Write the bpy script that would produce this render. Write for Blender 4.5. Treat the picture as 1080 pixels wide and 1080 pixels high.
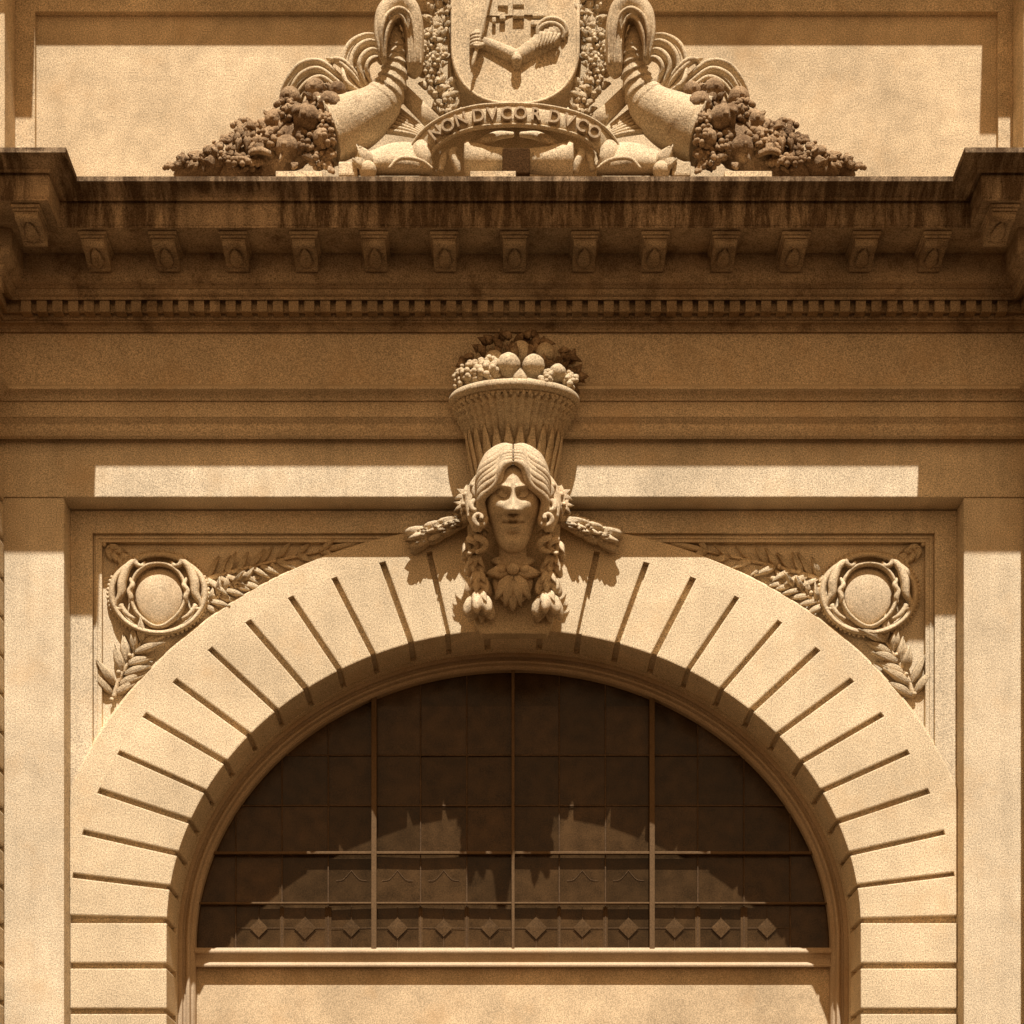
import bpy, bmesh, math, random
from mathutils import Vector, Matrix, noise
R = math.radians
random.seed(7)
for _o in list(bpy.data.objects):
    bpy.data.objects.remove(_o)
SC = bpy.context.scene
COL = SC.collection

# ------------------------------------------------------------------ camera, sky, sun, exposure
D = 20.0                       # camera distance from the wall plane (metres)
EYE = 1.7
AX = 0.17                      # x of the building's axis of symmetry
cam = bpy.data.cameras.new("camera")
camo = bpy.data.objects.new("camera", cam)
COL.objects.link(camo)
camo.location = (0, -D, EYE)
camo.rotation_euler = (R(90), 0, 0)
cam.sensor_width = 36
cam.lens = 36 * D / 10.8
cam.shift_x = (540 - 525) / 1080
cam.shift_y = (1375 - 540) / 1080
cam.clip_end = 2000
SC.camera = camo

SUN = Vector((0.06, -1.0, 1.88)).normalized()
elev = math.asin(SUN.z)
azim = math.atan2(SUN.x, SUN.y)
sl = bpy.data.lights.new("sun", 'SUN')
sl.energy = 3.95
sl.angle = R(0.5)
sl.color = (1.0, 0.95, 0.87)
so = bpy.data.objects.new("sun", sl)
COL.objects.link(so)
so.rotation_euler = (-SUN).to_track_quat('-Z', 'Y').to_euler()
so.location = (2, -30, 40)

world = bpy.data.worlds.new("World")
SC.world = world
world.use_nodes = True
wt = world.node_tree
wt.nodes.clear()
sky = wt.nodes.new('ShaderNodeTexSky')
sky.sky_type = 'NISHITA'
sky.sun_disc = False
sky.sun_elevation = elev
sky.sun_rotation = azim
bw = wt.nodes.new('ShaderNodeRGBToBW')
tint = wt.nodes.new('ShaderNodeMixRGB')
tint.blend_type = 'MULTIPLY'
tint.inputs[0].default_value = 1
tint.inputs[2].default_value = (1.0, 0.61, 0.30, 1)
bg = wt.nodes.new('ShaderNodeBackground')
bg.inputs[1].default_value = 0.098
wo = wt.nodes.new('ShaderNodeOutputWorld')
wt.links.new(sky.outputs[0], bw.inputs[0])
wt.links.new(bw.outputs[0], tint.inputs[1])
wt.links.new(tint.outputs[0], bg.inputs[0])
wt.links.new(bg.outputs[0], wo.inputs[0])

SC.view_settings.view_transform = 'Standard'
SC.view_settings.look = 'None'
SC.view_settings.exposure = 0.85
SC.view_settings.gamma = 1
SC.view_settings.use_curve_mapping = False


# ------------------------------------------------------------------ helpers
def W(px, py, p=0.0):
    """survey of the photograph -> metres: p is how far a point stands proud of the wall plane"""
    k = (D - p) / D / 100.0
    return Vector(((px - 525) * k, -p, EYE + (1375 - py) * k))


def ZW(py, p=0.0):
    return EYE + (1375 - py) * (D - p) / D / 100.0


def cr(pts, n=6):
    """Catmull-Rom through tuples of any length"""
    P = [tuple(q) for q in pts]
    P = [tuple(2 * a - b for a, b in zip(P[0], P[1]))] + P + [tuple(2 * a - b for a, b in zip(P[-1], P[-2]))]
    out = []
    for i in range(1, len(P) - 2):
        for k in range(n):
            t = k / n
            out.append(tuple(0.5 * (2 * b + (c - a) * t + (2 * a - 5 * b + 4 * c - d) * t * t + (3 * b - a - 3 * c + d) * t ** 3)
                             for a, b, c, d in zip(P[i - 1], P[i], P[i + 1], P[i + 2])))
    out.append(P[-2])
    return out


class MB:
    def __init__(self):
        self.v, self.f, self.s = [], [], []

    def add(self, vs, fs, smooth=False):
        o = len(self.v)
        self.v += [tuple(a) for a in vs]
        self.f += [tuple(i + o for i in q) for q in fs]
        self.s += [smooth] * len(fs)

    def box(self, x0, x1, y0, y1, z0, z1):
        vs = [(x, y, z) for z in (z0, z1) for y in (y0, y1) for x in (x0, x1)]
        self.add(vs, [(0, 2, 3, 1), (4, 5, 7, 6), (0, 1, 5, 4), (2, 6, 7, 3), (0, 4, 6, 2), (1, 3, 7, 5)])

    def tube(self, pts, ra, rb=None, n=10, ref=(0, -1, 0), smooth=True, closed=False):
        """pts Vectors, ra = half width across, rb = half thickness towards ref"""
        rb = ra if rb is None else rb
        pts = [Vector(q) for q in pts]
        m = len(pts)
        ra = ra if isinstance(ra, (list, tuple)) else [ra] * m
        rb = rb if isinstance(rb, (list, tuple)) else [rb] * m
        ref = Vector(ref)
        side = None
        vs, fs = [], []
        for i, c in enumerate(pts):
            if closed:
                t = pts[(i + 1) % m] - pts[i - 1]
            else:
                t = pts[min(i + 1, m - 1)] - pts[max(i - 1, 0)]
            if t.length < 1e-9:
                t = Vector((0, 0, 1))
            t.normalize()
            s = t.cross(ref)
            if s.length < 0.15:
                s = side if side is not None else t.cross(Vector((1, 0, 0)))
                s = s - t * s.dot(t)
            s.normalize()
            if side is not None and s.dot(side) < -0.2 and not closed:
                s = s
            side = s
            nn = s.cross(t)
            for k in range(n):
                a = 2 * math.pi * k / n
                vs.append(c + s * ra[i] * math.cos(a) + nn * rb[i] * math.sin(a))
        for i in range(m if closed else m - 1):
            j = (i + 1) % m
            for k in range(n):
                l = (k + 1) % n
                fs.append((i * n + k, i * n + l, j * n + l, j * n + k))
        if not closed:
            fs.append(tuple(range(n))[::-1])
            fs.append(tuple((m - 1) * n + k for k in range(n)))
        self.add(vs, fs, smooth)

    def ptube(self, pp, n=6, k=10, flat=1.0, wob=None):
        """path given in surveyed pixels: (px, py, p, radius in pixels)"""
        q = cr(pp, n)
        pts = [W(a[0], a[1], a[2]) for a in q]
        ra = [max(a[3], 0.3) / 100.0 for a in q]
        if wob:
            ra = [r * wob(i, i / (len(q) - 1)) for i, r in enumerate(ra)]
        self.tube(pts, ra, [r * flat for r in ra], k)

    def ell(self, c, r, nu=14, nv=9, rot=None, fn=None, smooth=True):
        c = Vector(c)
        r = r if isinstance(r, (list, tuple)) else (r, r, r)
        vs, fs = [], []

        def pt(u, v):
            d = Vector((math.cos(u) * math.cos(v), math.sin(u) * math.cos(v), math.sin(v)))
            q = Vector((d.x * r[0], d.y * r[1], d.z * r[2]))
            if fn:
                q = q * fn(u, v)
            if rot:
                q = rot @ q
            return c + q
        vs.append(pt(0, -math.pi / 2))
        for j in range(1, nv):
            for i in range(nu):
                vs.append(pt(2 * math.pi * i / nu, -math.pi / 2 + math.pi * j / nv))
        vs.append(pt(0, math.pi / 2))
        for i in range(nu):
            k = (i + 1) % nu
            fs.append((0, 1 + k, 1 + i))
            for j in range(nv - 2):
                a = 1 + j * nu
                fs.append((a + i, a + k, a + nu + k, a + nu + i))
            b = 1 + (nv - 2) * nu
            fs.append((b + i, b + k, len(vs) - 1))
        self.add(vs, fs, smooth)

    def leaf(self, base, tip, w, nrm=(0, -1, 0), bulge=0.03, curl=0.0, n=7, lobes=0, smooth=True):
        base, tip, nrm = Vector(base), Vector(tip), Vector(nrm)
        t = tip - base
        L = t.length
        t.normalize()
        s = t.cross(nrm)
        if s.length < 0.05:
            s = t.cross(Vector((1, 0, 0.3)))
        s.normalize()
        nn = s.cross(t)
        vs, fs = [], []
        for i in range(n + 1):
            a = i / n
            ww = w * (math.sin(math.pi * min(1, a ** 0.75 * 0.97 + 0.02)) + 0.04)
            if lobes:
                ww *= 0.78 + 0.3 * abs(math.sin(a * math.pi * lobes))
            h = bulge * math.sin(math.pi * min(1, a * 0.9 + 0.1)) + curl * a * a
            c = base + t * (L * a) + nn * h
            sag = nn * (bulge * 0.9)
            vs += [c + s * ww - sag, c + s * ww * 0.5 + nn * bulge * 0.12, c - nn * bulge * 0.28,
                   c - s * ww * 0.5 + nn * bulge * 0.12, c - s * ww - sag, c - nn * bulge * 1.3]
        for i in range(n):
            for k in range(6):
                l = (k + 1) % 6
                fs.append((i * 6 + k, i * 6 + l, i * 6 + 6 + l, i * 6 + 6 + k))
        fs.append((5, 4, 3, 2, 1, 0))
        fs.append(tuple(n * 6 + k for k in range(6)))
        self.add(vs, fs, smooth)

    def extrude(self, poly, p0, p1):
        """polygon of (x, z) world pairs, from depth p0 (back) to p1 (front)"""
        n = len(poly)
        vs = [(x, -p1, z) for x, z in poly] + [(x, -p0, z) for x, z in poly]
        fs = [tuple(range(n)), tuple(range(2 * n - 1, n - 1, -1))]
        for i in range(n):
            j = (i + 1) % n
            fs.append((i, n + i, n + j, j))
        self.add(vs, fs)

    def build(self, name, mat, parent=None, bevel=0.0, seg=2, fix=True, skip=None):
        me = bpy.data.meshes.new(name)
        root = parent
        while root is not None and root.parent is not None:
            root = root.parent
        off = Vector(root.location) if root is not None else Vector((0, 0, 0))
        me.from_pydata([tuple(Vector(a) - off) for a in self.v], [], self.f)
        me.polygons.foreach_set('use_smooth', self.s)
        bm = bmesh.new()
        bm.from_mesh(me)
        if fix:
            bmesh.ops.recalc_face_normals(bm, faces=bm.faces)
        if bevel:
            es = [e for e in bm.edges if len(e.link_faces) == 2 and e.calc_face_angle(0) > 0.5 and not (skip and all(skip(v.co + off) for v in e.verts))]
            bmesh.ops.bevel(bm, geom=es, offset=bevel, segments=seg, affect='EDGES', profile=0.6, clamp_overlap=True)
        bm.to_mesh(me)
        bm.free()
        me.materials.append(mat)
        o = bpy.data.objects.new(name, me)
        COL.objects.link(o)
        if parent is not None:
            o.parent = parent
        return o


def tag(o, label=None, cat=None, group=None, kind=None):
    if label:
        o['label'] = label
    if cat:
        o['category'] = cat
    if group:
        o['group'] = group
    if kind:
        o['kind'] = kind
    return o


def thing(name, label, cat, loc, group=None):
    o = bpy.data.objects.new(name, None)
    o.empty_display_size = 0.2
    o.location = loc
    COL.objects.link(o)
    return tag(o, label, cat, group, 'thing')


def mirror_thing(root, label, group=None):
    """the matching carving on the other side of the axis: every part copied, mirrored about the axis"""
    r = root.copy()
    COL.objects.link(r)
    r.location.x = 2 * AX - root.location.x
    r.scale.x = -1
    r['label'] = label
    if group:
        r['group'] = group
    for ch in list(root.children):
        c = ch.copy()
        COL.objects.link(c)
        c.parent = r
        for g in list(ch.children):
            d = g.copy()
            COL.objects.link(d)
            d.parent = c
    return r


# ------------------------------------------------------------------ materials
def nodes(name):
    m = bpy.data.materials.new(name)
    m.use_nodes = True
    nt = m.node_tree
    b = nt.nodes['Principled BSDF']
    b.inputs['Roughness'].default_value = 0.85
    b.inputs['Specular IOR Level'].default_value = 0.07
    return m, nt, b


def stone(name, col, mottle=0.16, grain=0.26, bump=0.25, dark=None, dark_at=0.62, streak=0.0, rough=0.85, patches=(), stain_col=None, vary=0.0, chisel=0.0):
    """weathered stone: big mottling, fine grit, optional soot blotches and rain streaks"""
    m, nt, b = nodes(name)
    N, L = nt.nodes.new, nt.links.new
    geo = N('ShaderNodeNewGeometry')
    pos = geo.outputs['Position']
    b.inputs['Roughness'].default_value = rough

    def tex(scale, detail=3, vec=None, rg=0.55):
        t = N('ShaderNodeTexNoise')
        t.inputs['Scale'].default_value = scale
        t.inputs['Detail'].default_value = detail
        t.inputs['Roughness'].default_value = rg
        L(vec or pos, t.inputs['Vector'])
        return t.outputs['Fac']

    def rng(fac, a, c, lo, hi):
        r = N('ShaderNodeMapRange')
        r.inputs[1].default_value, r.inputs[2].default_value = a, c
        r.inputs[3].default_value, r.inputs[4].default_value = lo, hi
        L(fac, r.inputs[0])
        return r.outputs[0]

    def mul(a, c):
        x = N('ShaderNodeMath')
        x.operation = 'MULTIPLY'
        L(a, x.inputs[0])
        if isinstance(c, float):
            x.inputs[1].default_value = c
        else:
            L(c, x.inputs[1])
        return x.outputs[0]

    g1 = rng(tex(74, 2, rg=0.8), 0.32, 0.68, 1 - grain * 2.1, 1 + grain * 2.1)
    g2 = rng(tex(0.9, 5), 0.3, 0.7, 1 - mottle, 1 + mottle)
    g3 = rng(tex(5.5, 4), 0.3, 0.7, 1 - mottle * 0.5, 1 + mottle * 0.5)
    f = mul(mul(g1, g2), g3)
    oi = N('ShaderNodeObjectInfo')
    f = mul(f, rng(oi.outputs['Random'], 0, 1, 1 - vary, 1 + vary * 0.6))
    if streak:
        mp = N('ShaderNodeMapping')
        mp.inputs['Scale'].default_value = (7.0, 1.0, 0.35)
        L(pos, mp.inputs['Vector'])
        st = rng(tex(1.0, 4, mp.outputs[0]), 0.42, 0.66, 1.0, 1 - streak)
        f = mul(f, st)
    cm = N('ShaderNodeMixRGB')
    cm.blend_type = 'MULTIPLY'
    cm.inputs[0].default_value = 1
    cm.inputs[1].default_value = (*col, 1)
    L(f, cm.inputs[2])
    out = cm.outputs[0]
    # rusty discoloration in broad blotches
    sm = N('ShaderNodeMixRGB')
    sm.blend_type = 'MIX'
    L(rng(tex(1.7, 6, rg=0.65), 0.52, 0.8, 0.0, 0.55), sm.inputs[0])
    L(out, sm.inputs[1])
    c2 = stain_col or (col[0] * 0.92, col[1] * 0.76, col[2] * 0.58)
    sm.inputs[2].default_value = (*c2, 1)
    out = sm.outputs[0]
    if dark:
        dm = N('ShaderNodeMixRGB')
        k = rng(tex(3.2, 6, rg=0.7), dark_at - 0.12, dark_at + 0.1, 0.0, 1.0)
        if streak:
            mp2 = N('ShaderNodeMapping')
            mp2.inputs['Scale'].default_value = (7.5, 1.0, 1.3)
            L(pos, mp2.inputs['Vector'])
            k = rng(tex(1.0, 6, mp2.outputs[0], rg=0.75), dark_at - 0.1, dark_at + 0.12, 0.0, 1.0)
        for (x0, x1, z0, z1) in patches:      # places where the soot has been scrubbed off
            sx = N('ShaderNodeSeparateXYZ')
            wv = N('ShaderNodeVectorMath')
            wv.operation = 'MULTIPLY_ADD'
            wv.inputs[1].default_value = (0.06, 0.06, 0.06)
            nz = N('ShaderNodeTexNoise')
            nz.inputs['Scale'].default_value = 7
            L(pos, nz.inputs['Vector'])
            L(nz.outputs['Color'], wv.inputs[0])
            L(pos, wv.inputs[2])
            L(wv.outputs[0], sx.inputs[0])
            inx = mul(rng(sx.outputs[0], x0 - 0.03, x0 + 0.03, 0, 1), rng(sx.outputs[0], x1 - 0.03, x1 + 0.03, 1, 0))
            ins = mul(inx, mul(rng(sx.outputs[2], z0 - 0.02, z0 + 0.02, 0, 1), rng(sx.outputs[2], z1 - 0.02, z1 + 0.02, 1, 0)))
            k = mul(k, rng(ins, 0, 1, 1.0, 0.1))
        L(k, dm.inputs[0])
        L(out, dm.inputs[1])
        dmm = N('ShaderNodeMixRGB')
        dmm.blend_type = 'MULTIPLY'
        dmm.inputs[0].default_value = 1
        dmm.inputs[1].default_value = (*dark, 1)
        L(g1, dmm.inputs[2])
        L(dmm.outputs[0], dm.inputs[2])
        out = dm.outputs[0]
    L(out, b.inputs['Base Color'])
    bp = N('ShaderNodeBump')
    bp.inputs['Strength'].default_value = bump
    bp.inputs['Distance'].default_value = 0.012
    hgt = N('ShaderNodeMath')
    hgt.operation = 'ADD'
    L(tex(38, 4), hgt.inputs[0])
    L(mul(tex(9, 4), 1.2), hgt.inputs[1])
    hh = hgt.outputs[0]
    if chisel:
        h2 = N('ShaderNodeMath')
        h2.operation = 'MULTIPLY_ADD'
        L(tex(21, 6, rg=0.75), h2.inputs[0])
        h2.inputs[1].default_value = chisel
        L(hh, h2.inputs[2])
        hh = h2.outputs[0]
    L(hh, bp.inputs['Height'])
    L(bp.outputs[0], b.inputs['Normal'])
    return m


SAND = (0.605, 0.497, 0.345)
M_wall = stone("sandstone_wall", SAND, streak=0.09)
M_attic = stone("attic_plaster", (0.545, 0.42, 0.265), mottle=0.24)
M_arch = stone("voussoir_stone", (0.625, 0.50, 0.33), mottle=0.13, vary=0.08, streak=0.05)
M_ent = stone("entablature_stone", (0.52, 0.405, 0.265), mottle=0.12, streak=0.07)
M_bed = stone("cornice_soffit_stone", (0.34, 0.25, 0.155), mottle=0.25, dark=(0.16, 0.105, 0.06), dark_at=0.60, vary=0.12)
M_corona = stone("sooty_cornice_stone", (0.42, 0.305, 0.19), mottle=0.25, dark=(0.105, 0.066, 0.036), dark_at=0.44, streak=0.3,
                 patches=((-3.18, -2.17, 12.45, 12.80), (-4.55, -4.30, 12.40, 12.85)))
M_carve = stone("carved_stone", (0.54, 0.425, 0.275), mottle=0.18, grain=0.24, bump=0.45, chisel=1.5, dark=(0.30, 0.21, 0.13), dark_at=0.68)
M_bust = stone("bust_stone", (0.52, 0.41, 0.27), mottle=0.18, grain=0.22, bump=0.16, chisel=0.6)
M_fruit = stone("soot_darkened_fruit_stone", (0.40, 0.275, 0.16), mottle=0.25, grain=0.25, bump=0.6, chisel=2.0, dark=(0.14, 0.085, 0.045), dark_at=0.52)
M_letter = stone("dark_letter_stone", (0.36, 0.265, 0.165), mottle=0.2, grain=0.2)  # letters darker than the ribbon band
M_shade = stone("painted_shade_black", (0.05, 0.026, 0.011), mottle=0.25)  # near-black standing in for shade: hollow in the roll, dark behind the glass
M_shade.node_tree.nodes["Principled BSDF"].inputs["Specular IOR Level"].default_value = 0.0
M_frame = stone("painted_window_frame", (0.46, 0.345, 0.225), mottle=0.1, grain=0.12, bump=0.08, rough=0.6)
M_bar = stone("painted_glazing_bar", (0.13, 0.08, 0.04), mottle=0.1, grain=0.12, bump=0.05, rough=0.6)
M_board = stone("tympanum_board", (0.55, 0.42, 0.265), mottle=0.2, grain=0.2, bump=0.1)
M_lead = stone("dusty_lead_came", (0.10, 0.062, 0.034), mottle=0.2, grain=0.2, bump=0.1, rough=0.6)
M_pave = stone("granite_pavement", (0.045, 0.026, 0.012), mottle=0.15, grain=0.25)


def glass_mat():
    m, nt, b = nodes("dusty_leaded_glass")
    N, L = nt.nodes.new, nt.links.new
    geo = N('ShaderNodeNewGeometry')
    t = N('ShaderNodeTexNoise')
    t.inputs['Scale'].default_value = 6
    t.inputs['Detail'].default_value = 5
    L(geo.outputs['Position'], t.inputs['Vector'])
    t2 = N('ShaderNodeTexNoise')
    t2.inputs['Scale'].default_value = 70
    L(geo.outputs['Position'], t2.inputs['Vector'])
    add = N('ShaderNodeMath')
    add.operation = 'ADD'
    L(t.outputs['Fac'], add.inputs[0])
    L(t2.outputs['Fac'], add.inputs[1])
    r = N('ShaderNodeMapRange')
    r.inputs[1].default_value, r.inputs[2].default_value = 0.7, 1.3
    r.inputs[3].default_value, r.inputs[4].default_value = 0.5, 1.5
    L(add.outputs[0], r.inputs[0])
    cm = N('ShaderNodeMixRGB')
    cm.blend_type = 'MULTIPLY'
    cm.inputs[0].default_value = 1
    cm.inputs[1].default_value = (0.050, 0.0275, 0.0115, 1)
    pr_ = N('ShaderNodeMapRange')
    pr_.inputs[3].default_value, pr_.inputs[4].default_value = 0.7, 1.3
    L(geo.outputs['Random Per Island'], pr_.inputs[0])
    mm = N('ShaderNodeMath')
    mm.operation = 'MULTIPLY'
    L(r.outputs[0], mm.inputs[0])
    L(pr_.outputs[0], mm.inputs[1])
    L(mm.outputs[0], cm.inputs[2])
    L(cm.outputs[0], b.inputs['Base Color'])
    b.inputs['Roughness'].default_value = 0.2
    b.inputs['Specular IOR Level'].default_value = 0.2
    bp = N('ShaderNodeBump')
    bp.inputs['Strength'].default_value = 0.15
    bp.inputs['Distance'].default_value = 0.02
    L(t.outputs['Fac'], bp.inputs['Height'])
    L(bp.outputs[0], b.inputs['Normal'])
    return m


M_glass = glass_mat()
M_dustpane = stone("dusty_clear_pane", (0.082, 0.048, 0.022), mottle=0.3, grain=0.2, bump=0.05, rough=0.45)

# ------------------------------------------------------------------ ground
mb = MB()
mb.add([(-400, -400, 0), (400, -400, 0), (400, 400, 0), (-400, 400, 0)], [(0, 1, 2, 3)])
tag(mb.build("pavement", M_pave), kind='structure')

# ------------------------------------------------------------------ facade wall
HX = 7.6                       # half length of wall that is built
PE = 4.745                     # half width of the recessed bay
CZ = 5.703                     # springing height
SQ = 0.863                     # rise / half span of the arch
r_in, r_jt, r_ex = 3.71, 4.763, 5.047


def E(r, th, p):
    return (AX + r * math.cos(th), -p, CZ + SQ * r * math.sin(th))


wall = thing("facade_wall", "pale sandstone front wall with a square recessed bay framing the great arch", "wall", (AX, 0, 0))
for s in (-1, 1):
    mb = MB()
    xs = sorted((AX + s * PE, AX + s * HX))
    mb.box(xs[0], xs[1], 0, 1.5, 0, ZW(525))
    mb.build("pier", M_wall, wall, 0.012)
mb = MB()
mb.box(AX - HX, AX + HX, -0.012, 1.5, ZW(525) + 0.003, 12.85)
mb.build("lintel", M_wall, wall, 0.012)


def ring_to_rect(mb, rin, hx, ztop, p0, p1, n=96):
    c = math.atan2((ztop - CZ), hx * SQ)
    ths = sorted(set([math.pi * i / n for i in range(n + 1)] + [math.atan2((ztop - CZ) / SQ, hx), math.pi - math.atan2((ztop - CZ) / SQ, hx)]))
    inn, out = [], []
    for th in ths:
        cx, cz = math.cos(th), math.sin(th) * SQ
        k = 1e9
        if abs(cx) > 1e-6:
            k = hx / abs(cx)
        if cz > 1e-6:
            k = min(k, (ztop - CZ) / cz)
        inn.append((AX + rin * cx, CZ + rin * cz))
        out.append((AX + k * cx, CZ + k * cz))
    inn = [(AX + rin, 0)] + inn + [(AX - rin, 0)]
    out = [(AX + hx, 0)] + out + [(AX - hx, 0)]
    m = len(inn)
    vs = []
    for q in (inn, out):
        vs += [(x, -p1, z) for x, z in q]
    for q in (inn, out):
        vs += [(x, -p0, z) for x, z in q]
    fs = []
    for i in range(m - 1):
        fs.append((i, i + 1, m + i + 1, m + i))
        fs.append((2 * m + i, 3 * m + i, 3 * m + i + 1, 2 * m + i + 1))
        fs.append((i, 2 * m + i, 2 * m + i + 1, i + 1))
        fs.append((m + i, m + i + 1, 3 * m + i + 1, 3 * m + i))
    mb.add(vs, fs)


mb = MB()
ring_to_rect(mb, r_in + 0.06, PE + 0.03, ZW(515), -1.1, -0.42)
mb.build("spandrel_field", M_wall, wall)
# raised border round the sunk spandrel fields
mb = MB()
zt = ZW(562, -0.30)
for sg in (-1, 1):
    rr = r_jt + 0.12
    q = [(AX + sg * (PE - 0.002), zt), (AX + sg * 4.51, zt)]
    t0, t1 = math.acos(4.51 / rr), math.acos((PE - 0.002) / rr)
    q += [(AX + sg * rr * math.cos(t0 + (t1 - t0) * i / 8), CZ + SQ * rr * math.sin(t0 + (t1 - t0) * i / 8)) for i in range(9)]
    mb.extrude(q, -0.417, -0.30)
mb.box(AX - PE + 0.002, AX + PE - 0.002, 0.30, 0.417, zt, ZW(526))
mb.build("panel_border", M_wall, wall)
mb = MB()
zf = ZW(571, -0.33)
zl = ZW(800, -0.33)
for s in (-1, 1):
    for (a, b_, y) in ((4.42, 4.507, 0.35), (4.462, 4.482, 0.335)):
        xs = sorted((AX + s * a, AX + s * b_))
        mb.box(xs[0], xs[1], y, 0.418, zl, zf if y == 0.35 else zf + 0.04)
mb.box(AX - 4.507, AX + 4.507, 0.351, 0.418, zf, zt - 0.002)
mb.box(AX - 4.482, AX + 4.482, 0.336, 0.418, zf + 0.035, zf + 0.055)
mb.build("fillet_moulding", M_wall, wall, 0.004)

# ------------------------------------------------------------------ arch of voussoirs
arch = thing("stone_arch", "great round arch of deeply grooved wedge stones over the window", "arch", (AX, 0.27, CZ))
GP = 0.031


vrn = random.Random(77)


def voussoir(t0, t1, pf, name="voussoir"):
    mb = MB()
    n = 4
    front = []
    ga, gb = GP * vrn.uniform(.82, 1.12), GP * vrn.uniform(.82, 1.12)
    a0, a1 = t0 + ga / r_in, t1 - gb / r_in
    b0, b1 = t0 + ga / r_jt, t1 - gb / r_jt
    lim = PE - 0.004
    for i in range(n + 1):
        x, y, z = E(r_in, a0 + (a1 - a0) * i / n, 0)
        front.append((x, z))
    for i in range(n, -1, -1):
        x, y, z = E(r_jt - 0.0005, b0 + (b1 - b0) * i / n, 0)
        x = max(AX - lim, min(AX + lim, x))
        front.append((x, z))
    mb.extrude(front, -0.87, pf)
    return mb.build(name, M_arch, arch, 0.014, 2, skip=lambda c: math.hypot(c.x - AX, (c.z - CZ) / SQ) > r_jt - 0.02)


JT = [R(85.6 - 6.45 * k) for k in range(14)]
JR = [a + (R(vrn.uniform(-.14, .14)) if 0 < k < 13 else 0) for k, a in enumerate(JT)]
JL = [a + (R(vrn.uniform(-.14, .14)) if 0 < k < 13 else 0) for k, a in enumerate(JT)]
for k in range(13):
    voussoir(JR[k + 1], JR[k], -0.27)
    voussoir(math.pi - JL[k], math.pi - JL[k + 1], -0.27)
voussoir(JT[0], math.pi - JT[0], -0.24, "keystone")
z = CZ + SQ * r_in * math.sin(JT[-1]) - GP
while z > 0.45:
    for s in (-1, 1):
        mb = MB()
        xs = sorted((AX + s * r_in, AX + s * (PE - 0.004)))
        mb.box(xs[0], xs[1], 0.27, 0.87, z - 0.486 + 2 * GP, z)
        mb.build("jamb_block", M_arch, arch, 0.014, 2)
    z -= 0.486


def arch_sweep(mb, prof, zb, n=96, t0=0.0, t1=math.pi, clamp=None, legs=True, smooth=False):
    st = []
    if legs:
        st.append(('L', 0, 1))
    for i in range(n + 1):
        st.append(('A', t0 + (t1 - t0) * i / n, 0))
    if legs:
        st.append(('L', 0, -1))
    m = len(prof)
    vs, fs = [], []
    for kd, th, sg in st:
        for r, p in prof:
            if kd == 'L':
                vs.append((AX + sg * r, -p, zb))
            else:
                x, y, zz = E(r, th, p)
                if clamp:
                    x = max(AX - clamp, min(AX + clamp, x))
                vs.append((x, y, zz))
    for i in range(len(st) - 1):
        for k in range(m):
            l = (k + 1) % m
            fs.append((i * m + k, i * m + l, (i + 1) * m + l, (i + 1) * m + k))
    fs.append(tuple(range(m)))
    fs.append(tuple((len(st) - 1) * m + k for k in range(m)))
    mb.add(vs, fs, smooth)


mb = MB()
arch_sweep(mb, [(r_jt, -0.46), (r_jt, -0.271), (r_ex - 0.01, -0.271), (r_ex, -0.282), (r_ex, -0.33), (r_ex + 0.03, -0.335), (r_ex + 0.045, -0.36), (r_ex + 0.045, -0.46)],
           0, t0=R(6), t1=math.pi - R(6), clamp=PE - 0.004, legs=False)
mb.build("archivolt_band", M_arch, arch)
mb = MB()
arch_sweep(mb, [(r_in + 0.055, -0.36), (r_jt - 0.001, -0.36), (r_jt - 0.001, -0.43), (r_in + 0.055, -0.43)], 0, clamp=PE - 0.003)
mb.build("groove_bed", M_arch, arch)
mb = MB()
arch_sweep(mb, [(r_in, -0.872), (r_in, -1.12), (r_in + 0.1, -1.12), (r_in + 0.1, -0.872)], 0)
mb.build("soffit_reveal", M_arch, arch)

# ------------------------------------------------------------------ window
win = thing("arched_window", "dark half-round leaded window with thin glazing bars under the arch", "window", (AX, 1.2, CZ))
mb = MB()
arch_sweep(mb, [(3.708, -1.30), (3.708, -0.985), (3.665, -0.985), (3.655, -1.02), (3.632, -1.03), (3.625, -1.0), (3.605, -0.985), (3.585, -0.995), (3.575, -1.06),
                (3.552, -1.07), (3.535, -1.10), (3.535, -1.30)], 0, n=128)
mb.build("frame", M_frame, win)
GR = 3.55


def clip(poly, edges):
    for (a, b) in edges:
        out = []
        for i in range(len(poly)):
            p, q = poly[i], poly[(i + 1) % len(poly)]
            fp = (b[0] - a[0]) * (p[1] - a[1]) - (b[1] - a[1]) * (p[0] - a[0])
            fq = (b[0] - a[0]) * (q[1] - a[1]) - (b[1] - a[1]) * (q[0] - a[0])
            if fp >= 0:
                out.append(p)
            if fp * fq < 0:
                t = fp / (fp - fq)
                out.append((p[0] + (q[0] - p[0]) * t, p[1] + (q[1] - p[1]) * t))
        poly = out
        if len(poly) < 3:
            return []
    return poly


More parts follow.
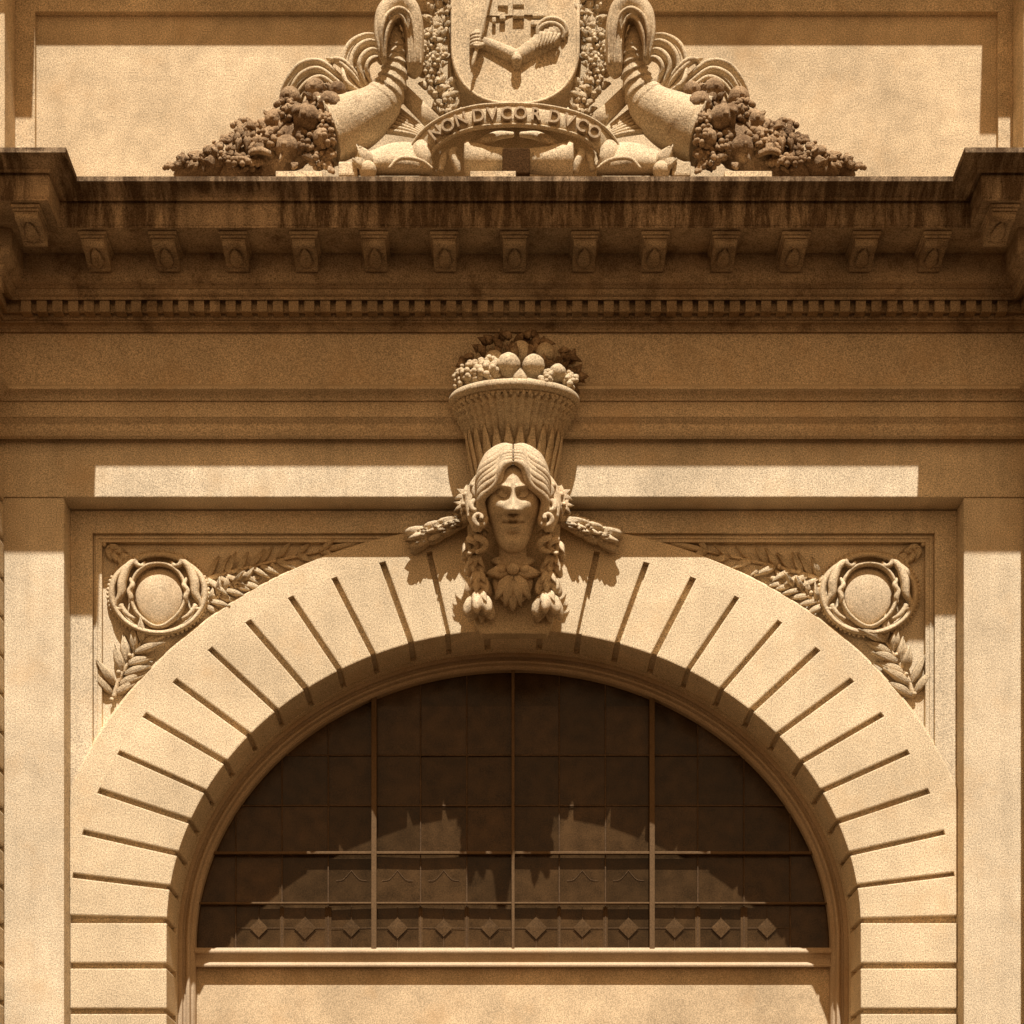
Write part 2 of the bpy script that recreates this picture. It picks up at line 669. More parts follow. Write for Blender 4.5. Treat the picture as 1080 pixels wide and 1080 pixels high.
el = [(AX + GR * math.cos(math.pi * i / 48), CZ - 0.0 + SQ * GR * math.sin(math.pi * i / 48)) for i in range(49)]
el = [(AX + GR, CZ - 0.2)] + el + [(AX - GR, CZ - 0.2)]
EDG = [(el[i], el[(i + 1) % len(el)]) for i in range(len(el))]
tile = 0.487 * 1.06
zrow = [ZW(y, -1.2) for y in (1012, 953, 900, 850, 797, 745, 692)]
rg = random.Random(3)
mb = MB()
for j in range(len(zrow) - 1):
    for i in range(-8, 8):
        q = clip([(AX + i * tile, zrow[j]), (AX + (i + 1) * tile, zrow[j]), (AX + (i + 1) * tile, zrow[j + 1]), (AX + i * tile, zrow[j + 1])], EDG)
        if len(q) >= 3:
            cx, cz = AX + (i + .5) * tile, (zrow[j] + zrow[j + 1]) / 2
            ta, tb = rg.uniform(-.02, .02), rg.uniform(-.02, .02)
            mb.add([(x, 1.2 + (x - cx) * ta + (zz - cz) * tb, zz) for x, zz in q], [tuple(range(len(q)))])
mb.build("leaded_glass", M_glass, win, fix=False)
mb = MB()      # the lead between the panes, with the lozenges of the two lower rows


def came(x0, z0, x1, z1, w=0.008, y=1.187):
    a, b = Vector((x0, y, z0)), Vector((x1, y, z1))
    mb.tube([a, b], w, w * 0.7, 6, smooth=False)


for i in range(-7, 8):
    if i % 3 == 0 and abs(i) < 6:
        continue
    x = AX + i * tile
    h = math.sqrt(max(0, 1 - ((x - AX) / GR) ** 2)) * GR * SQ
    if h > 0.1:
        came(x, CZ - 0.1, x, CZ + h - 0.02, 0.007)
for py in (850, 797):
    zz = ZW(py, -1.2)
    h = GR * math.sqrt(1 - ((zz - CZ) / (GR * SQ)) ** 2) - 0.02
    came(AX - h, zz, AX + h, zz, 0.009)
for i in range(-6, 6):
    x = AX + (i + .5) * tile
    zc = ZW(979, -1.2)
    for (a, b, c, e) in ((-tile / 2, 0, -.09, 0), (.09, 0, tile / 2, 0), (0, .09, 0, .25), (0, -.09, 0, -.23)):
        came(x + a, zc + b, x + c, zc + e, 0.0035, 1.192)
    if i in (-4, -3, -2, 1, 2):
        zc = ZW(921, -1.2)
        for sgn in (-1, 1):
            q = cr([(0, .03), (sgn * .05, -.03), (sgn * .10, -.075), (sgn * .17, -.085)], 3)
            mb.tube([Vector((x + a, 1.193, zc + b)) for a, b in q], 0.003, 0.002, 6, smooth=False)
mb.build("lead_came", M_lead, win)
# dusty lozenges set in the lowest row, and the dusty strips beside the leads
rz = random.Random(8)
for i in range(-6, 6):
    x, zc, d = AX + (i + .5) * tile, ZW(979, -1.2), 0.115 * rz.uniform(.85, 1.1)
    mb = MB()
    mb.add([(x - d, 1.181, zc), (x, 1.181, zc - d), (x + d, 1.181, zc), (x, 1.181, zc + d), (x, 1.176, zc)], [(0, 1, 4), (1, 2, 4), (2, 3, 4), (3, 0, 4)])
    mb.build("lozenge_pane", M_dustpane, win)
for i in range(-6, 7):
    if i % 3:
        x = AX + i * tile
        w = rz.uniform(.02, .04)
        mb = MB()
        mb.box(x - w, x + w, 1.189, 1.1975, CZ - 0.08, ZW(957, -1.2))
        mb.build("border_strip", M_dustpane, win)
for i, w in ((-3, 0.029), (0, 0.017), (3, 0.029)):
    x = AX + i * tile
    h = math.sqrt(1 - ((x - AX) / GR) ** 2) * GR * SQ
    mb = MB()
    mb.box(x - w, x + w, 1.10, 1.17, CZ - 0.09, CZ + h - 0.005)
    mb.build("glazing_bar", M_bar if abs(i) < 6 else M_lead, win, 0.004, 1)
for py, w in ((900, 0.015), (953, 0.010)):
    zz = ZW(py, -1.15)
    h = GR * math.sqrt(1 - ((zz - CZ) / (GR * SQ)) ** 2)
    mb = MB()
    mb.box(AX - h, AX + h, 1.115, 1.172, zz - w, zz + w)
    mb.build("glazing_bar", M_bar, win, 0.004, 1)
mb = MB()
prof = [(-1.08, 1002), (-1.075, 1003.5), (-1.08, 1005), (-1.12, 1007), (-1.14, 1011), (-1.13, 1015), (-1.10, 1016.5), (-1.095, 1018), (-1.10, 1019.5), (-1.26, 1021), (-1.26, 1000), (-1.12, 999.5)]
pts = [(p, ZW(y, p)) for p, y in prof]
vs = [(AX - 3.54, -p, zz) for p, zz in pts] + [(AX + 3.54, -p, zz) for p, zz in pts]
n = len(pts)
mb.add(vs, [tuple(range(n)), tuple(range(2 * n - 1, n - 1, -1))] + [(i, (i + 1) % n, n + (i + 1) % n, n + i) for i in range(n)])
mb.build("transom", M_frame, win)
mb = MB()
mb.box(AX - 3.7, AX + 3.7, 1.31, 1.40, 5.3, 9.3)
mb.build("light_stop_slab", M_shade, win)  # unseen dark slab added behind the panes to stop sky light through gaps
mb = MB()
mb.box(AX - 3.54, AX + 3.54, 1.2, 1.28, 0, ZW(1020, -1.2))
mb.build("lower_panel", M_board, win)

# ------------------------------------------------------------------ entablature
ent = thing("entablature", "heavy sooty cornice with square brackets and dentils crossing the front above the arch", "cornice", (AX, 0, ZW(462)))
XB, BRK = 5.57, 0.47


def plan_sweep(mb, prof, xb=XB, brk=BRK, hx=HX):
    n = len(prof)
    vs, fs = [], []
    for st in range(6):
        for p, zz in prof:
            x = (-hx, -(xb - p), -(xb - p), xb - p, xb - p, hx)[st]
            d = p + (brk if st in (0, 1, 4, 5) else 0)
            vs.append((AX + x, -d, zz))
    for i in range(5):
        for k in range(n):
            l = (k + 1) % n
            fs.append((i * n + k, i * n + l, (i + 1) * n + l, (i + 1) * n + k))
    fs.append(tuple(range(n)))
    fs.append(tuple(5 * n + k for k in range(n)))
    mb.add(vs, fs)


def prof_px(lst, back=-0.08):
    q = [(p, ZW(y, p)) for y, p in lst]
    return [(back, q[0][1])] + q + [(back, q[-1][1])]


def round_prof(a, b, bulge, n=6):
    """quarter-round or cyma run between two (py, p) points"""
    out = []
    for i in range(1, n):
        t = i / n
        out.append((a[0] + (b[0] - a[0]) * t, a[1] + (b[1] - a[1]) * t + bulge * math.sin(math.pi * t)))
    return out


mb = MB()
pr = [(463, 0.015), (463, 0.10)] + [(459.5, 0.135)] + round_prof((459, 0.135), (447, 0.15), 0.012) + [(447, 0.155), (446, 0.16), (441, 0.19), (439.5, 0.205), (438.5, 0.205), (423, 0.205)]
pr += [(422.5, 0.225), (420, 0.23)] + round_prof((419, 0.235), (411, 0.31), -0.012) + [(410, 0.325), (407.5, 0.325), (405.5, 0.12)]
mb_pr = prof_px(pr)
plan_sweep(mb, mb_pr)
mb.build("architrave", M_ent, ent)
mb = MB()
plan_sweep(mb, prof_px([(405.5, 0.118), (351, 0.118)]))
mb.build("frieze", M_ent, ent)
mb = MB()
pr = [(351, 0.12), (350, 0.15), (347.5, 0.155)] + round_prof((347, 0.16), (340, 0.22), -0.01) + [(340, 0.225), (337.5, 0.23), (337, 0.25), (331, 0.255), (329.5, 0.305),
      (317, 0.305), (316, 0.385), (313, 0.39)] + round_prof((312.5, 0.395), (307, 0.42), 0.01) + [(304.5, 0.43), (304, 0.44)] + round_prof((303, 0.44), (291, 0.51), 0.025) + \
     [(290, 0.525), (287, 0.53), (268, 0.53)]
plan_sweep(mb, prof_px(pr))
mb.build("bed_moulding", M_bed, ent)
mb = MB()
pr = [(267.5, 0.50), (243, 0.955), (236.5, 1.005), (238, 1.006), (237.5, 1.01), (235.5, 1.015), (212.5, 1.02), (211.5, 1.06), (208, 1.065)] + round_prof((207.5, 1.07), (193, 1.18), 0.0) + \
     [(192, 1.195), (191, 1.23), (186, 1.235)]
q = [(p, ZW(y, p)) for y, p in pr]
q[0] = (0.45, q[1][1] + 0.0)
q[0] = (0.45, ZW(268, 0.53) + 0.002)
q[1] = (0.955, q[0][1])
q[2] = (1.005, q[0][1])
sf = [(0.45, q[0][1]), (1.002, q[0][1]), (1.002, q[0][1] + 0.05), (0.45, q[0][1] + 0.05)]
q[0] = (0.45, q[0][1] + 0.052)
q[1] = (1.004, q[0][1])
q[2] = (1.004, q[2][1])
mb_pr = q + [(1.21, q[-1][1] + 0.006), (-0.08, q[-1][1] + 0.03), (-0.08, q[0][1])]
plan_sweep(mb, mb_pr)
mb.build("corona", M_corona, ent)
mb = MB()
plan_sweep(mb, sf)
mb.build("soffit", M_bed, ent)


def modillion(x, d):
    mb = MB()
    zt_ = ZW(268, 0.53)
    # side outline (depth, height): scrolled underside, thicker towards the wall
    side = [(0.50, zt_), (0.50, zt_ - 0.17), (0.545, zt_ - 0.175), (0.60, zt_ - 0.165), (0.68, zt_ - 0.135), (0.76, zt_ - 0.115), (0.84, zt_ - 0.115), (0.895, zt_ - 0.105), (0.92, zt_ - 0.075), (0.92, zt_)]
    hw = 0.115
    n = len(side)
    vs = [(x - hw, -(p + d), zz) for p, zz in side] + [(x + hw, -(p + d), zz) for p, zz in side]
    mb.add(vs, [tuple(range(n)), tuple(range(2 * n - 1, n - 1, -1))] + [(i, (i + 1) % n, n + (i + 1) % n, n + i) for i in range(n)])
    mb.tube([(x - hw + .004, -(0.885 + d), zt_ - 0.098), (x + hw - .004, -(0.885 + d), zt_ - 0.098)], 0.036, None, 12, ref=(0, 0, 1))
    mb.tube([(x - hw + .004, -(0.56 + d), zt_ - 0.165), (x + hw - .004, -(0.56 + d), zt_ - 0.165)], 0.03, None, 12, ref=(0, 0, 1))
    mb.leaf((x, -(0.58 + d), zt_ - 0.18), (x, -(0.87 + d), zt_ - 0.125), 0.07, (0, -0.2, -1), bulge=0.012, lobes=5)
    o = mb.build("modillion", M_bed, ent)
    mb = MB()
    mb.box(x - hw - 0.03, x + hw + 0.03, -(0.96 + d), -(0.50 + d), zt_ - 0.035, zt_ - 0.0005)
    mb.box(x - hw - 0.015, x + hw + 0.015, -(0.942 + d), -(0.50 + d), zt_ - 0.06, zt_ - 0.035)
    c = mb.build("modillion_cap", M_bed, o, 0.006, 1)
    return o


for i in range(-6, 7):
    modillion(AX + i * 0.708, 0)
for s in (-1, 1):
    for k in range(4):
        modillion(AX + s * (4.80 + 0.69 * k), BRK)
nd = 31
for i in range(-nd, nd + 1):
    x = AX + i * 0.1632
    mb = MB()
    mb.box(x - 0.052, x + 0.052, -0.365, -0.25, ZW(328.8, 0.36), ZW(317.2, 0.36) + 0.012)
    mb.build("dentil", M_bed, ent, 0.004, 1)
for s in (-1, 1):
    for k in range(15):
        x = AX + s * (XB - 0.33 + 0.1632 * k)
        mb = MB()
        mb.box(x - 0.052, x + 0.052, -0.365 - BRK, -0.25 - BRK, ZW(328.8, 0.36), ZW(317.2, 0.36) + 0.012)
        mb.build("dentil", M_bed, ent, 0.004, 1)

# ------------------------------------------------------------------ side pilasters of rusticated blocks
for s in (-1, 1):
    pil = thing("rusticated_pilaster", ("blocky stone pilaster at the left edge of the front" if s < 0 else "blocky stone pilaster at the right edge of the front"),
                "pilaster", (AX + s * 6.3, -0.3, 0), "rusticated pilasters flanking the bay")
    z = 0.0
    mb = MB()
    xs = sorted((AX + s * 5.42, AX + s * HX))
    mb.box(xs[0], xs[1], -0.40, -0.014, 0, 10.8)
    mb.build("core", M_wall, pil)
    while z < 10.4:
        mb = MB()
        xs = sorted((AX + s * 5.37, AX + s * (HX + 0.02)))
        mb.box(xs[0], xs[1], -0.45, -0.015, z + 0.03, z + 0.39)
        mb.build("rustic_block", M_wall, pil, 0.03, 2)
        z += 0.405

# ------------------------------------------------------------------ attic storey
att = thing("attic_wall", "bright plastered attic wall with a shallow sunk panel behind the coat of arms", "wall", (AX, 0, 12.8))
mb = MB()
mb.box(AX - HX, AX + HX, 0.0, 1.0, 12.86, 18.2)
mb.build("sunk_panel", M_attic, att)
mb = MB()
zp = ZW(12, 0.07)
mb.box(AX - HX, AX - 5.035, -0.07, -0.001, 12.86, zp)
mb.box(AX + 5.09, AX + HX, -0.07, -0.001, 12.86, zp)
mb.box(AX - HX, AX + HX, -0.07, -0.001, zp + 0.0, 17.2)
mb.build("panel_surround", M_attic, att)
for s in (-1, 1):
    mb = MB()
    xs = sorted((AX + s * 5.24, AX + s * HX))
    mb.box(xs[0], xs[1], -0.5, -0.072, 12.86, 17.0)
    mb.build("attic_pilaster", M_attic, att, 0.01)
mb = MB()
zc = EYE + 14.71
plan_sweep(mb, [(0.02, zc - 0.35), (0.12, zc - 0.35), (0.2, zc - 0.2), (0.45, zc - 0.15), (0.62, zc - 0.1), (0.66, zc), (0.80, zc + 0.06), (0.80, zc + 0.2), (0.0, zc + 0.3)], xb=5.79, brk=0.5)
mb.build("attic_cornice", M_ent, att)
for s, lab in ((-1, ""), (0, ""), (1, "")):
    pass
mb = MB()
mb.box(AX - 4.1, AX + 4.1, -0.80, -0.003, 12.845, 13.02)
mb.build("blocking_course", M_corona, att, 0.01)


# ------------------------------------------------------------------ laurel reliefs and medallions in the spandrels
def medallion(cx, cy):
    t = thing("medallion", "round shield medallion in the left spandrel corner, framed by scrolls", "relief", W(cx, cy, -0.42), "medallions in the spandrels")
    p0 = -0.42

    def ring(rx, ry, p, rad, flat=1.0, lob=0, amp=0.0, n=72, k=8, name="ring", fn=None):
        m = MB()
        pts = []
        for i in range(n):
            a = 2 * math.pi * i / n
            f = 1 + amp * math.cos(lob * a) if lob else 1
            if fn:
                f *= fn(a)
            pts.append(W(cx + rx * f * math.cos(a), cy - ry * f * math.sin(a), p))
        m.tube(pts, rad, rad * flat, k, closed=True)
        return m
    # dished disc
    m = MB()
    pr = [(0.0, 0.02), (0.55, 0.02), (0.62, 0.02), (0.80, 0.02), (0.88, 0.04), (0.91, 0.12), (0.95, 0.14), (0.99, 0.135), (1.03, 0.08), (1.05, 0.0)]
    n = 64
    vs, fs = [], []
    for (r, h) in pr:
        for i in range(n):
            a = 2 * math.pi * i / n
            vs.append(W(cx + 51 * r * math.cos(a), cy - 43 * r * math.sin(a), p0 + h))
    for j in range(len(pr) - 1):
        for i in range(n):
            l = (i + 1) % n
            fs.append((j * n + i, j * n + l, (j + 1) * n + l, (j + 1) * n + i))
    m.add(vs, fs, True)
    m.build("disc", M_carve, t)
    m = MB()
    for i in range(64):
        a = 2 * math.pi * i / 64
        m.ell(W(cx + 53 * math.cos(a), cy - 45 * math.sin(a), p0 + 0.05), 0.022, 6, 5)
    m.build("beading", M_carve, t)
    # escutcheon: domed, pointed at the foot
    m = MB()

    def shape(a):
        f = 1.0
        d = math.cos(a + math.pi / 2)
        f += 0.10 * max(0, d) ** 14
        f -= 0.05 * max(0, math.cos(a - math.pi / 2)) ** 6
        return f
    n = 48
    vs, fs = [], []
    hh = [(0.0, 0.085), (0.3, 0.082), (0.55, 0.072), (0.78, 0.057), (0.93, 0.042), (1.0, 0.03), (1.0, 0.0)]
    for (r, h) in hh:
        for i in range(n):
            a = 2 * math.pi * i / n
            f = shape(a)
            vs.append(W(cx + 1 + 25 * r * f * math.cos(a), cy + 2 - 29 * r * f * math.sin(a), p0 + 0.02 + h))
    for j in range(len(hh) - 1):
        for i in range(n):
            l = (i + 1) % n
            fs.append((j * n + i, j * n + l, (j + 1) * n + l, (j + 1) * n + i))
    m.add(vs, fs, True)
    m.build("escutcheon", M_bust, t)
    m = ring(29.0, 32.5, p0 + 0.08, 0.022, 2.4, fn=shape)
    m.build("escutcheon_rim", M_carve, t)
    for s in (-1, 1):
        m = MB()

        def P(x, y, p, r):
            return (cx + s * x, cy + y, p0 + p * 0.62 + 0.015, r * 0.82)
        m.ptube([P(14, -33, .14, 2), P(18, -29, .16, 3), P(23, -31, .17, 3.4), P(24, -37, .16, 3.2), P(19, -39, .14, 3), P(16, -36, .15, 2.4)], 6, 8)
        m.ptube([P(23, -36, .14, 4), P(32, -28, .18, 5), P(38, -13, .19, 6.2), P(39, 0, .18, 5.4), P(44, 9, .16, 3.4), P(45, 16, .14, 3), P(39, 16, .15, 3.2), P(38, 11, .15, 2)], 6, 8)
        m.ptube([P(30, -16, .13, 2), P(27, -9, .17, 3.4), P(31, -3, .18, 3), P(29, 4, .17, 3.6), P(30, 10, .15, 2)], 6, 8)
        m.ptube([P(40, 12, .15, 3.2), P(33, 22, .16, 3.4), P(25, 27, .14, 2.2)], 6, 8)
        m.build("scroll", M_carve, t)
    return t


def spray(name, label, stem, pairs, llen, lw, p0=-0.405, seed=1, ang=38, group="leaf sprays in the spandrels", grow=0.0, lift=0.05):
    rn = random.Random(seed)
    st = cr(stem, 8)
    c = st[len(st) // 2]
    t = thing(name, label, "relief", W(c[0], c[1], -0.42), group)
    m = MB()
    m.tube([W(x, y, p0 + 0.01) for x, y in st], [0.03 - 0.018 * i / len(st) for i in range(len(st))], None, 8)
    m.build("stem", M_carve, t)
    m = MB()
    for k in range(pairs):
        a = 0.06 + 0.94 * k / (pairs - 1)
        i = min(int(a * (len(st) - 2)), len(st) - 2)
        x, y = st[i]
        dx, dy = st[i + 1][0] - x, st[i + 1][1] - y
        b = math.atan2(-dy, dx)
        for s in (-1, 1):
            th = b + s * R(ang + rn.uniform(-7, 7)) * (1 - 0.35 * a)
            L = llen * (1 - grow * a) * rn.uniform(.88, 1.1)
            bx, by = x + rn.uniform(-1.5, 1.5), y + rn.uniform(-1.5, 1.5)
            tx, ty = bx + L * math.cos(th), by - L * math.sin(th) * 0.9
            m.leaf(W(bx, by, p0), W(tx, ty, p0 + rn.uniform(0.0, lift)), lw / 100 * rn.uniform(.85, 1.1), bulge=0.05, curl=rn.uniform(-.01, .04))
        if k % 2 == 0:
            m.ell(W(x + rn.uniform(-5, 5), y + rn.uniform(-5, 5), p0 + .04), 0.025, 7, 5)
    m.leaf(W(*st[-2], p0), W(st[-1][0] + (st[-1][0] - st[-4][0]) * 1.5, st[-1][1] + (st[-1][1] - st[-4][1]) * 1.5, p0 + .03), lw / 100, bulge=0.04)
    m.build("foliage", M_carve, t)
    return t


md = medallion(167, 626)
sp1 = spray("laurel_spray", "long shaded leaf spray running right from the left medallion along the bay top", [(214, 612), (245, 603), (285, 593), (345, 580)], 9, 31, 3.8, seed=2, grow=0.3, ang=52, lift=0.09)
sp2 = spray("laurel_spray", "sunlit leaf spray hanging below the left medallion beside the arch", [(120, 736), (126, 716), (138, 695), (152, 672)], 6, 37, 5.6, seed=4, ang=50, grow=0.15, lift=0.15)
sp3 = spray("acanthus_tuft", "short sunlit tuft of leaves right of the left medallion above the arch", [(212, 640), (226, 632), (242, 622), (262, 613)], 6, 25, 3.6, seed=6, ang=55, grow=0.2, lift=0.14)
sp4 = spray("corner_leaf", "small shaded leaf carved in the upper left corner of the bay", [(114, 577), (122, 584), (130, 592)], 4, 16, 4.5, seed=8, ang=35)
mirror_thing(md, "round shield medallion in the right spandrel corner, framed by scrolls")
spray("laurel_spray", "long shaded leaf spray running left from the right medallion along the bay top", [(869.4, 612), (838.4, 603), (798.4, 593), (738.4, 580)], 9, 31, 3.8, seed=42, grow=0.3, ang=52, lift=0.09)
spray("laurel_spray", "sunlit leaf spray hanging below the right medallion beside the arch", [(963.4, 736), (957.4, 716), (945.4, 695), (931.4, 672)], 6, 37, 5.6, seed=44, ang=50, grow=0.15, lift=0.15)
spray("acanthus_tuft", "short sunlit tuft of leaves left of the right medallion above the arch", [(871.4, 640), (857.4, 632), (841.4, 622), (821.4, 613)], 6, 25, 3.6, seed=46, ang=55, grow=0.2, lift=0.14)
mirror_thing(sp4, "small shaded leaf carved in the upper right corner of the bay")

# ------------------------------------------------------------------ keystone bust
bust = thing("keystone_bust", "carved stone woman's head with parted wavy hair and flower garlands on the arch keystone", "sculpture", W(542, 660, 0))
HC = W(541, 528, 0.27)          # middle of the head
HH = 0.44                      # half the head's height


def g(x, s):
    return math.exp(-(x / s) ** 2 / 2)


def sst(a, b, x):
    t = max(0.0, min(1.0, (x - a) / (b - a)))
    return t * t * (3 - 2 * t)


def face_disp(x, z):
    """how far the carved face stands forward at (x, z), in half head heights"""
    ax = abs(x)
    d = 0.0
    w = 0.075 + 0.035 * sst(0.2, -0.2, z)
    prof = 0.05 + 0.27 * sst(0.36, -0.24, z)
    d += prof * g(x, w) * sst(-0.335, -0.25, z) * sst(0.62, 0.30, z)
    d += 0.13 * g(ax - 0.115, 0.055) * g(z + 0.235, 0.055)
    d -= 0.05 * g(ax - 0.06, 0.03) * g(z + 0.315, 0.025)
    d += 0.085 * g(z - (0.25 + 0.45 * ax * ax), 0.05) * sst(0.62, 0.35, ax) * sst(0.02, 0.10, ax)
    ez = z - 0.22 * (ax - 0.2)
    d -= 0.19 * g(ax - 0.24, 0.13) * g(ez - 0.115, 0.10)
    d -= 0.06 * g(ax - 0.11, 0.05) * g(z - 0.13, 0.08)
    eye = max(0.0, 1 - ((ax - 0.245) / 0.125) ** 2 - ((ez - 0.105) / 0.07) ** 2)
    d += 0.12 * eye ** 0.5
    lid = ez - (0.105 + 0.075 * math.sqrt(max(0, 1 - ((ax - 0.245) / 0.15) ** 2)))
    if abs(ax - 0.245) < 0.15:
        d += 0.055 * g(lid, 0.018)
    lid2 = ez - (0.105 - 0.065 * math.sqrt(max(0, 1 - ((ax - 0.245) / 0.14) ** 2)))
    if abs(ax - 0.245) < 0.14:
        d += 0.035 * g(lid2, 0.016)
    d += 0.05 * g(ax - 0.34, 0.16) * g(z + 0.16, 0.16)
    d += 0.03 * g(x, 0.30) * g(z + 0.50, 0.17)
    d -= 0.03 * g(ax - 0.29, 0.06) * g(z + 0.44, 0.10)
    up = -0.43 + 0.12 * ax * ax + 0.025 * g(ax - 0.05, 0.03)
    d += 0.12 * g(z - up, 0.036) * sst(0.27, 0.10, ax)
    d += 0.135 * g(z + 0.565 - 0.7 * ax * ax, 0.046) * sst(0.23, 0.07, ax)
    d -= 0.10 * g(z + 0.492 - 0.12 * ax * ax, 0.018) * sst(0.29, 0.18, ax)
    d -= 0.03 * g(x, 0.03) * g(z + 0.375, 0.03)
    d -= 0.085 * g(x, 0.16) * g(z + 0.69, 0.05)
    d += 0.13 * g(x, 0.14) * g(z + 0.83, 0.09) - 0.025 * g(x, 0.03) * g(z + 0.80, 0.06)
    return d


mb = MB()
nu, nv = 340, 290
tilt = Matrix.Rotation(R(21), 3, 'X')
vs, fs = [], []
for j in range(nv + 1):
    v = -math.pi / 2 + math.pi * j / nv
    for i in range(nu):
        # denser towards the front
        a = 2 * math.pi * i / nu
        u = -math.pi / 2 + (a - math.pi) - 0.62 * math.sin(a - math.pi)
        x, y, z = math.cos(u) * math.cos(v), math.sin(u) * math.cos(v), math.sin(v)
        wd = 0.69 if z > 0 else 0.69 - 0.13 * sst(0.0, -0.95, z)
        X = x * wd * (max(0.05, math.cos(v)) ** -0.2 if z < 0 else 1.0)
        Y = y * 0.78
        # fuller face front
        if y < 0:
            Y -= 0.05 * sst(0.6, 0.0, abs(x)) * (1 - z * z)
            Y += 0.04 * sst(-0.3, -1.0, z)
            Y -= 1.3 * face_disp(X, z) * sst(0.0, 0.45, -y)
        if y < 0.3:
            Y -= 0.20 * sst(-0.40, -0.90, z) * sst(0.3, -0.2, y)
        q = tilt @ Vector((X, Y, z - 0.15 * sst(-0.42, -1.0, z)))
        vs.append(HC + q * HH)
for j in range(nv):
    for i in range(nu):
        l = (i + 1) % nu
        fs.append((j * nu + i, j * nu + l, (j + 1) * nu + l, (j + 1) * nu + i))
mb.add(vs, fs, True)


def H(x, f, z):
    """head coordinates: x across, f forward, z up, in half head heights"""
    return HC + (tilt @ Vector((x, -f, z))) * HH


def HU(x, f, z):
    """the same without the head's forward nod"""
    return HC + Vector((x, -f, z)) * HH


head = mb.build("head", M_bust, bust)
mb = MB()
neck = [(0, -0.80, -1.75, .28, .22), (0, -0.66, -1.45, .34, .28), (0, -0.50, -1.15, .34, .30), (0, -0.35, -0.8, .34, .30), (0, -0.15, -0.5, .34, .3)]
mb.tube([HU(a, b, c) for a, b, c, d, e in neck], [d * HH for a, b, c, d, e in neck], [e * HH for a, b, c, d, e in neck], 20)
mb.build("neck", M_bust, bust)
# hair: a cap and overlapping wavy locks from the middle parting
mb = MB()
mb.ell(H(0, -0.10, 0.34), (0.84 * HH, 0.74 * HH, 0.80 * HH), 28, 18)
rh = random.Random(11)
for s in (-1, 1):
    for k in range(11):
        a = k / 10
        f0 = 0.68 - 0.69 * a
        z0 = 0.82 + 0.34 * math.sin(min(1.0, a * 1.25) * 1.57)
        up = math.sin(min(1.0, a * 1.1) * 1.57)
        pts = [(0.015, f0, z0, 0.06), (0.20 + 0.05 * up, f0 - 0.02, z0 - 0.10 + 0.07 * up, 0.10),
               (0.42 + 0.16 * up, 0.68 - 0.60 * a, 0.42 + 0.42 * up, 0.11),
               (0.58 + 0.26 * up, 0.54 - 0.58 * a, 0.14 + 0.36 * up, 0.12),
               (0.73 + 0.22 * up, 0.44 - 0.50 * a, -0.14 + 0.22 * up, 0.115),
               (0.76 + 0.22 * up, 0.46 - 0.46 * a, -0.42 + 0.12 * up, 0.105),
               (0.74 + 0.18 * up, 0.50 - 0.4 * a, -0.72 + 0.06 * up, 0.07)]
        q = cr(pts, 8)
        P = []
        for i, (x, f, zz, r) in enumerate(q):
            t = i / len(q)
            wv = math.sin(t * 14 + k * 0.5) * 0.07 * sst(0.06, 0.3, t)
            P.append(H(s * (x + wv), f + 0.4 * wv, zz + 0.5 * wv))
        rr = [r * HH * (0.86 + 0.10 * math.sin(i * 0.24 + k * 2.1)) for i, (_, _, _, r) in enumerate(q)]
        mb.tube(P, rr, [x * 1.1 for x in rr], 9, ref=(0, -1, 0.35))
    # rolled locks at the temples
    for (bx, bf, bz, r0, dr) in ((0.80, 0.22, 0.10, .20, 1), (0.86, 0.20, -0.26, .21, -1), (0.80, 0.26, -0.58, .19, 1)):
        P, rr = [], []
        for i in range(30):
            t = i / 29
            a = dr * (t * 9.5 + 0.6)
            q_ = r0 * (1 - 0.72 * t)
            P.append(HU(s * (bx + q_ * math.cos(a)), bf + 0.22 * t - 0.04, bz + 1.1 * q_ * math.sin(a)))
            rr.append(HH * (0.085 - 0.035 * t))
        mb.tube(P, rr, None, 8)
    # ringlets on the shoulders
    for (bx, bf, bz, sc) in ((0.74, -0.05, -0.80, 1.2), (0.94, -0.2, -0.85, 1.1)):
        P = []
        rr = []
        for i in range(26):
            t = i / 25
            a = t * 9.0 + bx * 5
            P.append(HU(s * (bx + 0.09 * sc * math.cos(a)), bf + 0.09 * sc * math.sin(a), bz - 0.42 * t * sc + .1))
            rr.append(0.075 * HH * sc * (1 - 0.5 * t * t))
        mb.tube(P, rr, None, 8)
mb.build("hair", M_bust, bust)

# console the head is carved from
mb = MB()
pl = [(495, 470), (589, 470), (592, 540), (589, 600), (584, 650), (577, 664), (508, 664), (500, 650), (495, 600), (492, 540)]
mb.extrude([(W(x, y, 0.0).x, W(x, y, 0.0).z) for x, y in pl], -0.30, -0.12)
mb.build("console", M_carve, bust, 0.02)


